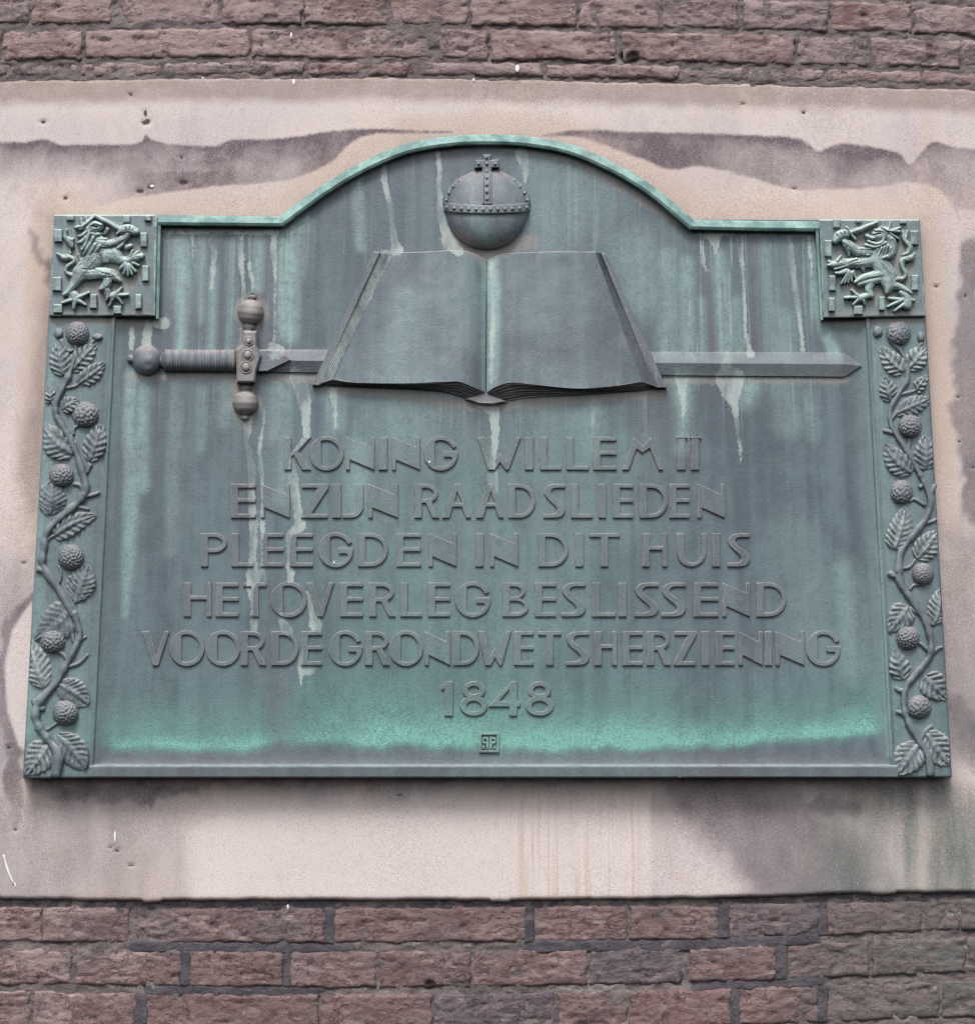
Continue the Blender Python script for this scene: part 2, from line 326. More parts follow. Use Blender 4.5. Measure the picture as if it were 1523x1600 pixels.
def ball(name, x, y, rx, ry, depth, mat, parent, d, nu=20, nv=12, bumps=0, bamp=0.0, rot=0.0):
    """half-buried rounded boss, optionally knobbly"""
    th = np.linspace(0, np.pi / 2, nv); ph = np.linspace(0, 2 * np.pi, nu, endpoint=False)
    T, F_ = np.meshgrid(th, ph, indexing='ij'); nxyz = np.stack([np.sin(T) * np.cos(F_), np.sin(T) * np.sin(F_), np.cos(T)], -1); s = np.ones(T.shape)
    if bumps:
        k = np.arange(bumps * 2) + 0.5; ct = 1 - 2 * k / (bumps * 2); st = np.sqrt(1 - ct * ct); g = np.pi * (1 + 5 ** 0.5) * k
        B = np.stack([st * np.cos(g), st * np.sin(g), ct], -1)
        dots = (nxyz.reshape(-1, 3) @ B.T).max(1).reshape(T.shape); ang = np.arccos(np.clip(dots, -1, 1)); w = math.sqrt(4 * math.pi / (bumps * 2)) * 0.56
        B2 = np.random.default_rng(int(x * 7 + y)).uniform(0.45, 1.25, len(B)); am = B2[(nxyz.reshape(-1, 3) @ B.T).argmax(1)].reshape(T.shape); s = 1 + bamp * am * (np.sqrt(np.clip(1 - (ang / w) ** 2, 0, 1)) - 0.5)
    if rx > 40: s = s + 0.03 * fbm(nxyz[..., 0] * 4 + 9, nxyz[..., 1] * 4 + 9, 191, 4)
    if rot: c_, s_ = math.cos(rot), math.sin(rot); nxyz = np.stack([nxyz[..., 0] * c_ - nxyz[..., 1] * s_, nxyz[..., 0] * s_ + nxyz[..., 1] * c_, nxyz[..., 2]], -1)
    V = P(x + rx * nxyz[..., 0] * s, y - ry * nxyz[..., 1] * s, d + depth * nxyz[..., 2] * s - 0.001).reshape(-1, 3); F = []
    for i in range(nv - 1):
        for j in range(nu): F.append((i * nu + j, (i + 1) * nu + j, (i + 1) * nu + (j + 1) % nu, i * nu + (j + 1) % nu))
    o = obj(name, V, F, mat, parent, True); return o
def sweep(name, path, prof, mat, parent, closed=False, smooth=False):
    """profile (offset px to the right of travel, depth) along a px path, mitred"""
    p = np.array(path, float); t = np.gradient(p, axis=0)
    N = []
    for i in range(len(p)):
        a = p[max(i - 1, 0)]; b = p[i]; e = p[min(i + 1, len(p) - 1)]
        u = b - a if i > 0 else e - b; w = e - b if i < len(p) - 1 else b - a
        u = u / np.hypot(*u); w = w / np.hypot(*w); k = np.array([-u[1], u[0]]) + np.array([-w[1], w[0]]); N.append(k / max(0.4, (k @ k) / 2))
    N = np.array(N); V = np.stack([P(p[:, 0] + N[:, 0] * o_, p[:, 1] + N[:, 1] * o_, d_) for o_, d_ in prof], 1).reshape(-1, 3); m = len(prof)
    F = grid_faces(len(p), m).tolist(); F.append(tuple(range(m))); F.append(tuple((len(p) - 1) * m + j for j in range(m)))
    o = obj(name, V, F, mat, parent, smooth); fixn(o); return o

# ------------------------------------------------------------------ brick wall
def curve_y(pts):
    xs = [p[0] for p in pts]; ys = [p[1] for p in pts]; return lambda x: np.interp(x, xs, ys) + np.where(np.asarray(x) > xs[-1], (np.asarray(x) - xs[-1]) * 0.01, 0)
WALL_OFF = np.array([0, 0, -0.55])
wall = thing('brick_wall', (0, 0.0, Z0 - 0.55), 'weathered purple-brown brick wall above and below the sandstone band', 'wall')
def shift(pts, dy, sc=1.0): return [(x, y + dy) for x, y in pts]
ST_TOP = [(-330, 130), (0, 126), (300, 122), (600, 121), (761, 123), (1000, 128), (1280, 133), (1523, 140), (1850, 152)]
ST_BOT = [(-330, 1402), (0, 1404), (230, 1408), (400, 1406), (761, 1407), (1000, 1405), (1200, 1401), (1380, 1395), (1523, 1394), (1850, 1388)]
A_bot = [(-330, 42), (0, 37), (350, 36), (761, 39), (1100, 44), (1523, 54), (1850, 62)]
B_top = [(-330, 52), (0, 49), (350, 45), (761, 46), (1100, 53), (1523, 63), (1850, 72)]
B_bot = [(-330, 96), (0, 92), (350, 89), (761, 92), (1100, 97), (1523, 107), (1850, 116)]
C_top = [(-330, 103), (0, 101), (350, 97), (761, 98), (1100, 104), (1523, 114), (1850, 124)]
C_bot = [(-330, 122), (0, 119), (350, 116), (761, 118), (1100, 124), (1523, 134), (1850, 144)]
D_top = [(-330, 1414), (0, 1417), (300, 1420), (761, 1417), (1000, 1415), (1285, 1411), (1523, 1405), (1850, 1398)]
D_bot = [(-330, 1470), (0, 1472), (400, 1473), (761, 1472), (1100, 1468), (1285, 1461), (1523, 1452), (1850, 1442)]
E_top = [(-330, 1482), (0, 1483), (400, 1487), (761, 1486), (1100, 1482), (1285, 1473), (1523, 1464), (1850, 1452)]
E_bot = [(-330, 1536), (0, 1537), (400, 1542), (761, 1542), (1100, 1534), (1285, 1527), (1523, 1519), (1850, 1508)]
F_top = [(-330, 1548), (0, 1549), (400, 1555), (761, 1553), (1100, 1547), (1285, 1540), (1523, 1532), (1850, 1522)]
F_bot = [(-330, 1604), (0, 1606), (400, 1611), (761, 1609), (1100, 1604), (1285, 1596), (1523, 1588), (1850, 1578)]
def ext(j, seed, step=150):
    r = random.Random(seed); a = list(j); x = a[0]
    while x > -330: x -= r.choice([130, 145, 270]); a.insert(0, x)
    x = a[-1]
    while x < 1850: x += r.choice([130, 145, 270]); a.append(x)
    return a
COURSES = [
    (A_bot, None, ext([48, 183, 345, 475, 607, 733, 903, 1031, 1156, 1296, 1426], 1), 0, 11),
    (B_top, B_bot, ext([133, 392, 682, 765, 967, 1243, 1358, 1502], 2), 0, 10),
    (C_top, C_bot, ext([255, 478, 640, 850, 1062, 1290, 1440], 3), 0, 5),
    (D_top, D_bot, ext([66, 208, 516, 827, 982, 1130, 1285, 1440, 1500], 4), -5, 10),
    (E_top, E_bot, ext([115, 290, 448, 590, 737, 920, 1071, 1220, 1360, 1510], 5), -5, 9),
    (F_top, F_bot, ext([50, 220, 500, 677, 868, 982, 1148, 1285, 1470], 6), -5, 9),
]
A_top = shift(A_bot, -45); COURSES[0] = (A_top, A_bot, COURSES[0][2], 0, 11)
up_t, up_b = A_top, A_bot
for k in range(10):
    up_b = shift(up_t, -9); up_t = shift(up_b, -44); COURSES.append((up_t, up_b, ext([100 + 70 * (k % 2)], 20 + k), 0, 9))
dn_b = F_bot
for k in range(6):
    dn_t = shift(dn_b, 11); dn_b = shift(dn_t, 57); COURSES.append((dn_t, dn_b, ext([140 + 80 * (k % 2)], 40 + k), -5, 9))
WIDE = {183: 20, 682: 11, 208: 12, 516: 14, 827: 12, 1130: 16, 1285: 13, 290: 14, 448: 14, 1220: 17, 1148: 14, 220: 17, 1071: 12, 967: 11}
NARROW = {66: 3, 982: 4, 115: 6, 1440: 5, 1500: 4, 765: 5, 1502: 5}
def brick(x0, x1, ft, fb, d0, seed, thin):
    r = random.Random(seed); h = float(fb(0.5 * (x0 + x1)) - ft(0.5 * (x0 + x1))); far = float(fb(0.5 * (x0 + x1))) < -4 or float(ft(0.5 * (x0 + x1))) > 1604; nx = max(5, int((x1 - x0) / (9 if far else 3.6))); ny = max(4, int(h / (8 if far else 3.4)))
    u = np.linspace(0, 1, nx); v = np.linspace(0, 1, ny); U, V = np.meshgrid(u, v, indexing='ij')
    X = x0 + (x1 - x0) * U; Y = ft(X) + (fb(X) - ft(X)) * V; sx = seed * 17.3
    X = X + (vnoise(Y / 9 + sx, X * 0 + U * 3 + 0.5, 3) - 0.5) * 7 * np.abs(2 * U - 1) ** 6
    Y = Y + (fbm(X / 16 + sx, V * 2 + sx, 5, 3)) * 9 * np.abs(2 * V - 1) ** 5
    ex = np.minimum(X - X[0:1], X[-1:] - X); ey = np.minimum(Y - Y[:, :1], Y[:, -1:] - Y); e = np.minimum(ex, ey)
    # split, slaty face: ridges that run along the brick
    rid = 1 - np.abs(2 * vnoise(X / 34 + sx + fbm(X / 20, Y / 9 + sx, 9, 3) * 1.6, Y / 9 + sx, 12) - 1)
    cr = 1 - np.abs(2 * vnoise(X / 13 + sx + fbm(X / 8, Y / 8 + sx, 31, 2) * 2, Y / 8 + sx * 2, 22) - 1)
    rough = r.uniform(0.6, 1.35)
    hgt = fbm(X / 60 + sx, Y / 30 + sx, 15, 4) * 2.4 * rough + (rid - 0.5) * 1.2 * rough - np.clip(cr - 0.88, 0, 1) * 14 * rough - 2.2 * sstep(0.74, 0.86, vnoise(X / 22 + sx, Y / 11 + sx, 26))
    d = d0 * MM + MM * (r.uniform(-1.2, 1.2) + hgt + r.uniform(-1.0, 1.0) * (2 * U - 1) + r.uniform(-0.8, 0.8) * (2 * V - 1)) - (1.6 if d0 == 0 else 1.2) * MM * np.exp(-e / 0.9)
    if thin: d -= 1.0 * MM * V
    for hx, hy, h1, h2 in ((988, 90, 11, 8), (998, 96, 10, 4), (672, 1538, 7, 4), (1455, 94, 8, 7)): d -= (9 if hx != 1455 else 3) * MM * sstep(1.3, 0.5, np.hypot((X - hx) / h1, (Y - hy) / h2) + 0.6 * fbm(X / 5, Y / 5, 231, 2))
    Vt = P(X, Y, d).reshape(-1, 3); n = len(Vt); F = grid_faces(nx, ny, True).tolist()
    ring = [i * ny for i in range(nx)] + [(nx - 1) * ny + j for j in range(1, ny)] + [i * ny + ny - 1 for i in range(nx - 2, -1, -1)] + [j for j in range(ny - 2, 0, -1)]
    back = Vt[ring].copy(); back[:, 1] = 0.045
    for k in range(len(ring)):
        a, b = ring[k], ring[(k + 1) % len(ring)]; F.append((a, b, n + (k + 1) % len(ring), n + k))
    o = obj('brick', np.vstack([Vt, back]), F, M_BRICK, wall, True, WALL_OFF)
    fixn(o); px, py = X.ravel(), Y.ravel()
    pink = np.where(py < 200, 0.75 + 0.5 * np.exp(-((px - 260) / 130) ** 2), 0.15 + 0.5 * np.exp(-((px - 60) / 150) ** 2))
    green = np.where(py > 1300, 0.75 * sstep(1120, 1480, px), 0)
    z = np.zeros(len(ring)); floats(o, pink=np.concatenate([pink, z]), green=np.concatenate([green, z]))
seed = 1
for (t_, b_, joints, d0, g) in COURSES:
    ft, fb = curve_y(t_), curve_y(b_)
    for a, b in zip(joints[:-1], joints[1:]):
        if b < -330 or a > 1850: continue
        ga = WIDE.get(a, NARROW.get(a, 6)) / 2; gb = WIDE.get(b, NARROW.get(b, 6)) / 2
        brick(a + ga, b - gb, ft, fb, d0, seed, t_ is C_top); seed += 1
# mortar bed behind the bricks, above and below the stone
def sheet(name, x0, x1, ft, fb, nx, ny, dfun, mat, parent, off=None, thick=None):
    u = np.linspace(0, 1, nx); v = np.linspace(0, 1, ny); U, V = np.meshgrid(u, v, indexing='ij'); X = x0 + (x1 - x0) * U; Y = ft(X) + (fb(X) - ft(X)) * V
    Vt = P(X, Y, dfun(X, Y, U, V)).reshape(-1, 3); F = grid_faces(nx, ny, True).tolist()
    if thick is not None:
        n = len(Vt); ring = [i * ny for i in range(nx)] + [(nx - 1) * ny + j for j in range(1, ny)] + [i * ny + ny - 1 for i in range(nx - 2, -1, -1)] + [j for j in range(ny - 2, 0, -1)]
        back = Vt[ring].copy(); back[:, 1] = -thick
        for k in range(len(ring)):
            a, b = ring[k], ring[(k + 1) % len(ring)]; F.append((a, b, n + (k + 1) % len(ring), n + k))
        Vt = np.vstack([Vt, back]); F.append(tuple(n + k for k in range(len(ring)))[::-1])
    o = obj(name, Vt, F, mat, parent, True, off); fixn(o); return o
top_edge = curve_y([(x, y - 600) for x, y in B_top]); stt, stb = curve_y(ST_TOP), curve_y(ST_BOT)
sheet('mortar_bed', -330, 1850, top_edge, lambda x: stt(x) + 3, 700, 260, lambda X, Y, U, V: (-2.1 + fbm(X / 12, Y / 7, 44, 5) * 5.5 - 12 * sstep(1.5, 0.6, np.hypot((X - 984) / 13, (Y - 90) / 9))) * MM, M_MORTAR, wall, WALL_OFF, -0.045)
sheet('mortar_bed', -330, 1850, lambda x: stb(x) - 3, lambda x: curve_y(F_bot)(x) + 412, 700, 200, lambda X, Y, U, V: (-7.4 + fbm(X / 12, Y / 7, 45, 5) * 5.0 - 9 * sstep(1.5, 0.6, np.hypot((X - 672) / 8, (Y - 1540) / 6))) * MM, M_MORTAR, wall, WALL_OFF, -0.045)
# darker repointing, in strips
def patch(x0, x1, ya, yb, d, sd):
    ya = [(x, y - 3.5) for x, y in ya]; yb = [(x, y + 3.5) for x, y in yb]
    f1, f2 = curve_y(ya), curve_y(yb)
    def dd(X, Y, U, V): return (d - 0.2 + fbm(X / 18 + sd, Y / 8, 61, 3) * 3.0 - 1.2 * np.abs(2 * V - 1) ** 4 - 3 * np.abs(2 * U - 1) ** 24) * MM
    wob = lambda f, s: (lambda x: f(x) + fbm(np.asarray(x) / 14 + sd, np.asarray(x) * 0 + s, 71, 3) * 4)
    sheet('mortar_patch', x0, x1, wob(f1, 1.5), wob(f2, 4.5), max(6, int((x1 - x0) / 5)), 7, dd, M_PATCH, wall, WALL_OFF, -0.03)
off_ = lambda c, k: [(x, y + k) for x, y in c]
patch(-330, 1850, off_(ST_BOT, 1), off_(D_top, 2), -7.2, 1)
patch(192, 562, off_(D_bot, 1), off_(E_top, 0), -5.6, 2); patch(812, 1290, off_(D_bot, 1), off_(E_top, 1), -5.6, 3)
patch(222, 512, off_(E_bot, 1), off_(F_top, 1), -5.6, 4); patch(1075, 1292, off_(E_bot, 0), off_(F_top, 0), -5.6, 5)
def vpatch(x, w, ya, yb, sd):
    f1 = lambda q: ya + np.asarray(q) * 0.0; f2 = lambda q: yb + np.asarray(q) * 0.0
    sheet('mortar_patch', x - w / 2 - 2.5, x + w / 2 + 2.5, f1, f2, 8, 16, lambda X, Y, U, V: (-5.6 + fbm(X / 9 + sd, Y / 12, 63, 3) * 3.0 - 1.6 * np.abs(2 * U - 1) ** 4) * MM, M_PATCH, wall, WALL_OFF, -0.03)
for x, w, a, b, s in ((516, 13, 1419, 1475, 1), (290, 14, 1486, 1541, 2), (448, 14, 1486, 1543, 3), (220, 17, 1553, 1612, 4), (1130, 16, 1414, 1466, 5), (1285, 12, 1411, 1462, 6), (1220, 17, 1477, 1531, 7), (1148, 14, 1546, 1604, 8), (1285, 13, 1541, 1598, 9), (827, 11, 1417, 1473, 10)):
    vpatch(x, w, a, b, s)

# ------------------------------------------------------------------ sandstone band
def stone_paint(X, Y):
    wx = X + fbm(X / 40, Y / 40, 81, 3) * 10; wy = Y + fbm(X / 30, Y / 30, 85, 4) * 12
    topL = [(-330, 236), (-100, 226), (0, 222), (40, 223), (70, 217), (95, 226), (130, 226), (215, 224), (228, 210), (245, 221), (300, 228), (340, 227), (365, 218), (440, 217), (550, 202), (640, 204), (708, 206), (650, 208), (600, 208), (560, 215), (520, 250), (470, 275), (430, 284), (330, 292), (250, 302), (150, 322), (90, 350), (40, 345), (-330, 345)]
    topR = [(845, 212), (905, 204), (1020, 207), (1180, 211), (1250, 218), (1278, 236), (1300, 228), (1320, 224), (1400, 238), (1420, 258), (1440, 240), (1462, 221), (1523, 233), (1850, 240), (1850, 430), (1523, 330), (1500, 345), (1480, 310), (1450, 290), (1410, 284), (1370, 292), (1300, 296), (1240, 296), (1180, 280), (1100, 260), (1050, 266), (1010, 252), (950, 229), (900, 214)]
    topL = [tuple(q) for q in catmull(topL + [topL[0]], 4)]; topR = [tuple(q) for q in catmull(topR + [topR[0]], 4)]
    cres = [(46, 345), (50, 380), (62, 400), (80, 418), (82, 440), (60, 425), (40, 390)]
    sd = np.maximum(poly_sd(wx, Y + (wy - Y) * 0.25, topL), poly_sd(wx, Y + (wy - Y) * 0.25, topR)); dark = np.clip(0.5 + sd / 16, 0, 1)
    upper = np.interp(X, [0, 130, 228, 340, 440, 550, 700, 900, 1180, 1280, 1400, 1460, 1523], [222, 226, 212, 228, 217, 202, 206, 205, 211, 232, 238, 222, 233])
    amt = 0.60 + 0.50 * np.exp(-np.clip(Y - upper, 0, 99) / 13) + 0.5 * fbm(X / 70, Y / 40, 91, 4)
    amt += 0.34 * np.exp(-((X - 525) / 45) ** 2) + 0.30 * np.exp(-((X - 1050) / 80) ** 2) + 0.22 * np.exp(-((X - 290) / 60) ** 2) * (Y > 270)
    amt *= 1 - 0.95 * sstep(270, 90, X) * sstep(236, 300, Y) - 0.28 * sstep(1440, 1500, X)
    wx2 = X + fbm(X / 18, Y / 22, 241, 5) * 26; wy2 = Y + fbm(X / 18, Y / 26, 247, 5) * 40
    soft = np.zeros(X.shape)
    def s(pts, k, amp):
        nonlocal soft
        soft = np.maximum(soft, amp * sstep(-k, k * 0.5, stroke_sd(wx2, wy2, pts)))
    s([(48, 362, 1), (54, 385, 3), (64, 403, 5), (80, 422, 6), (78, 450, 5)], 9, 0.85)
    s([(74, 470, 3), (66, 600, 3), (56, 660, 10), (50, 720, 9), (52, 800, 5)], 26, 0.5)
    s([(30, 900, 14), (20, 960, 24)], 50, 0.45)
    s([(48, 930, 7), (18, 980, 9), (2, 1040, 10), (6, 1110, 12), (22, 1160, 14), (22, 1190, 12), (20, 1240, 9), (24, 1290, 4)], 9, 0.92)
    s([(-40, 1000, 30), (-30, 1150, 40), (-60, 1300, 30)], 40, 0.6)
    # right side
    s([(1520, 390, 20), (1512, 470, 12), (1516, 540, 26), (1512, 640, 20), (1520, 720, 18), (1528, 800, 20)], 12, 0.85)
    s([(1505, 860, 30), (1500, 960, 36), (1505, 1060, 40)], 60, 0.55); s([(1500, 1100, 18), (1512, 1150, 26), (1530, 1170, 22)], 30, 0.9)
    s([(1560, 500, 40), (1600, 900, 60), (1580, 1150, 50)], 60, 0.6)
    # stains under the plaque, with its shadow line painted along the lower edge
    s([(60, 1228, 6), (120, 1242, 13), (220, 1238, 12), (300, 1232, 8)], 18, 0.85); s([(60, 1219, 4), (1470, 1219, 4)], 14, 0.62); s([(300, 1230, 4), (1400, 1230, 4)], 30, 0.36); s([(110, 1245, 10), (108, 1390, 12)], 26, 0.38)
    s([(200, 1270, 6), (205, 1400, 8)], 16, 0.25); s([(1090, 1240, 40), (1200, 1300, 70), (1270, 1370, 80)], 44, 0.84); s([(1340, 1262, 10), (1240, 1250, 8), (1190, 1234, 4)], 14, 0.75)
    soft = np.maximum(soft, 0.46 * sstep(290, 200, X) * sstep(1215, 1260, Y)); soft = np.maximum(soft, 0.45 * sstep(1012, 1018, X) * sstep(1220, 1240, Y) * sstep(1330, 1260, wy + (X - 1015) * 0.2))
    soft = np.maximum(soft, 0.30 * sstep(292, 284, wx + 0.2 * (Y - 1340)) * sstep(1290, 1310, Y)); soft = np.maximum(soft, 0.26 * sstep(330, 270, wx) * sstep(1220, 1230, Y))
    soft *= 0.92 + np.where(X > 900, 0.35, 0.8) * fbm(X / 26, Y / 50, 95, 4)
    green = 0.95 * sstep(1210, 1380, X + 0.3 * (Y - 1300)) * sstep(1205, 1235, Y) * (0.9 + 1.3 * fbm(X / 34, Y / 200, 97, 4)) * (1 - 0.5 * np.exp(-((X - 1440) / 14) ** 2))
    green = np.maximum(green, 0.25 * sstep(1440, 1500, X) * sstep(1000, 1150, Y)); green *= 1 - 0.75 * np.exp(-(((X - 1523) / 30) ** 2 + ((Y - 1215) / 30) ** 2))
    clean = sstep(280, 300, wx - 60 * sstep(1310, 1260, Y)) * sstep(1022, 1012, X) * sstep(1225, 1290, Y) + 0.5 * sstep(200, 150, Y) * sstep(150, 175, Y) + 0.9 * np.exp(-((X - 20) / 40) ** 2 - ((Y - 320) / 60) ** 2)
    bulge = poly_sd(X, Y, [(50, 940), (20, 985), (8, 1040), (12, 1110), (30, 1165), (60, 1190)]); clean = np.maximum(clean, sstep(-4, 6, bulge)); soft = np.maximum(soft, 0.9 * np.exp(-np.clip(-bulge, 0, 999) / 13) * (Y > 925) * (Y < 1200) * sstep(925, 950, Y)); soft *= 1 - 0.95 * sstep(-3, 1, bulge)
    warm = np.exp(-np.abs(Y - 305) / 40) * (Y > 225) + sstep(1480, 1440, X) * sstep(1430, 1445, X) * sstep(900, 600, Y)
    pq = [(85, 337), (437, 338), (500, 292), (560, 256), (630, 226), (700, 213), (762, 210), (824, 213), (893, 226), (963, 256), (1022, 292), (1083, 343), (1436, 344), (1485, 1213), (37, 1214)]
    dist = np.clip(-poly_sd(X, Y, pq), 0, 999) + fbm(X / 40, Y / 40, 221, 3) * 18; side = sstep(1000, 700, Y)
    warm = np.maximum(warm * 0.6, side * sstep(52, 22, dist)); clean = clean * (1 - 0.7 * side * sstep(50, 25, dist))
    ochre = 0.9 * sstep(765, 785, X) * sstep(1018, 1000, X) * sstep(1225, 1250, Y) + 0.35 * sstep(1455, 1470, X) * sstep(1490, 1480, X) * sstep(300, 200, Y)
    dirt = 0.80 * sstep(stt(X) + 46, stt(X) + 26, wy) + 0.42 * side * np.exp(-np.clip(dist, 0, 999) / 13) + 0.5 * sstep(stt(X) + 10, stt(X), Y) + 0.5 * sstep(stb(X) - 8, stb(X), Y)
    return dict(dark=dark, darkamt=np.clip(amt, 0, 1), soft=np.clip(soft, 0, 1), green=np.clip(green, 0, 1), clean=np.clip(clean, 0, 1), warm=np.clip(warm, 0, 1), ochre=np.clip(ochre, 0, 1), dirt=np.clip(dirt, 0, 1))
PITS = [(228, 178, 3, 6), (231, 190, 4, 5), (226, 192, 4, 4), (68, 191, 6, 2), (218, 299, 7, 3), (236, 293, 6, 2.5), (287, 285, 8, 4), (284, 246, 4, 2), (204, 148, 4, 2), (103, 310, 4, 3), (1175, 134, 5, 2), (1160, 163, 3, 1.5), (1255, 176, 4, 2), (1497, 690, 3, 2), (1507, 462, 3, 2), (1462, 448, 4, 2), (205, 1352, 5, 2), (173, 1324, 3, 1.5), (183, 1329, 4, 2), (624, 1242, 4, 2), (38, 880, 4, 2), (14, 1168, 4, 3), (25, 1297, 3, 2), (1240, 295, 3, 2), (1268, 290, 3, 1.5), (1026, 236, 3, 1), (1520, 730, 4, 2), (1496, 620, 3, 2)]
nx, ny = 680, 400
u = np.linspace(0, 1, nx); v = np.linspace(0, 1, ny); U, V = np.meshgrid(u, v, indexing='ij'); X = -330 + 2180 * U
yt = stt(X) + fbm(X / 22, X * 0 + 3.3, 101, 3) * 3; yb = stb(X) + fbm(X / 26, X * 0 + 8.3, 103, 4) * 5 + 2.5 * (vnoise(X / 60, X * 0 + 1.1, 105) > 0.82)
Y = yt + (yb - yt) * V
pit = np.zeros(X.shape)
for x, y, r1, r2 in PITS: pit = np.maximum(pit, sstep(1.9, 0.5, np.hypot((X - x) / r1, (Y - y) / r2) + 0.8 * fbm(X / 3, Y / 3, 107, 2)))
D = fbm(X / 160, Y / 160, 111, 3) * 1.6 * MM - 1.6 * MM * pit - 3.5 * MM * np.exp(-np.minimum(Y - yt, yb - Y) / 1.6)
Vt = P(X, Y, D).reshape(-1, 3); keep = ~((X > 120) & (X < 1400) & (Y > 400) & (Y < 1185))
F = grid_faces(nx, ny, True); kk = keep.ravel(); F = F[kk[F].any(1)]
used = np.unique(F); remap = -np.ones(len(Vt), int); remap[used] = np.arange(len(used)); F = remap[F].tolist(); idx = used
ring_t = [remap[i * ny] for i in range(nx)]; ring_b = [remap[i * ny + ny - 1] for i in range(nx)]; Vs = Vt[used]; n0 = len(Vs)
bt = Vs[ring_t].copy(); bt[:, 1] = 0.06; bb = Vs[ring_b].copy(); bb[:, 1] = 0.06
for k in range(nx - 1):
    F.append((ring_t[k], ring_t[k + 1], n0 + k + 1, n0 + k)); F.append((ring_b[k + 1], ring_b[k], n0 + nx + k, n0 + nx + k + 1))
stone = obj('sandstone_slab', np.vstack([Vs, bt, bb]), F, M_STONE, None, True); stone.location = (0, 0, Z0)
stone['label'] = 'stained pinkish sandstone band set into the brick wall behind the plaque'; stone['category'] = 'stone slab'
fixn(stone)
fl = stone_paint(X.ravel()[idx], Y.ravel()[idx]); fl['pit'] = pit.ravel()[idx]
floats(stone, **{k: np.concatenate([a, np.zeros(2 * nx)]) for k, a in fl.items()})
# spots of white paint and chalk scratches
for parent, off, d, lst in ((stone, None, 0.0012, [(459, 128, 3, 6), (740, 125, 2, 4), (238, 291, 4, 3), (180, 1308, 2.2, 12), (24, 1383, 2, 5)]), (wall, WALL_OFF, 0.004, [(808, 107, 4, 7), (455, 55, 2, 6), (317, 122, 2, 2), (450, 1417, 2, 5)])):
    for x, y, a, b in lst:
        o = ball('paint_fleck', x, y, a * 0.8, b * 0.8, 0.0006, M_PAINT, parent, d, 10, 4)
        if off is not None:
            o.data.transform(Matrix.Translation(Vector(tuple(-off))))
for pts in ([(6, 1335, 1.0), (12, 1358, 2.0), (22, 1382, 1.6)],):
    tube('chalk_mark', pts, M_PAINT, stone, 0.0006, 0.25, 6)

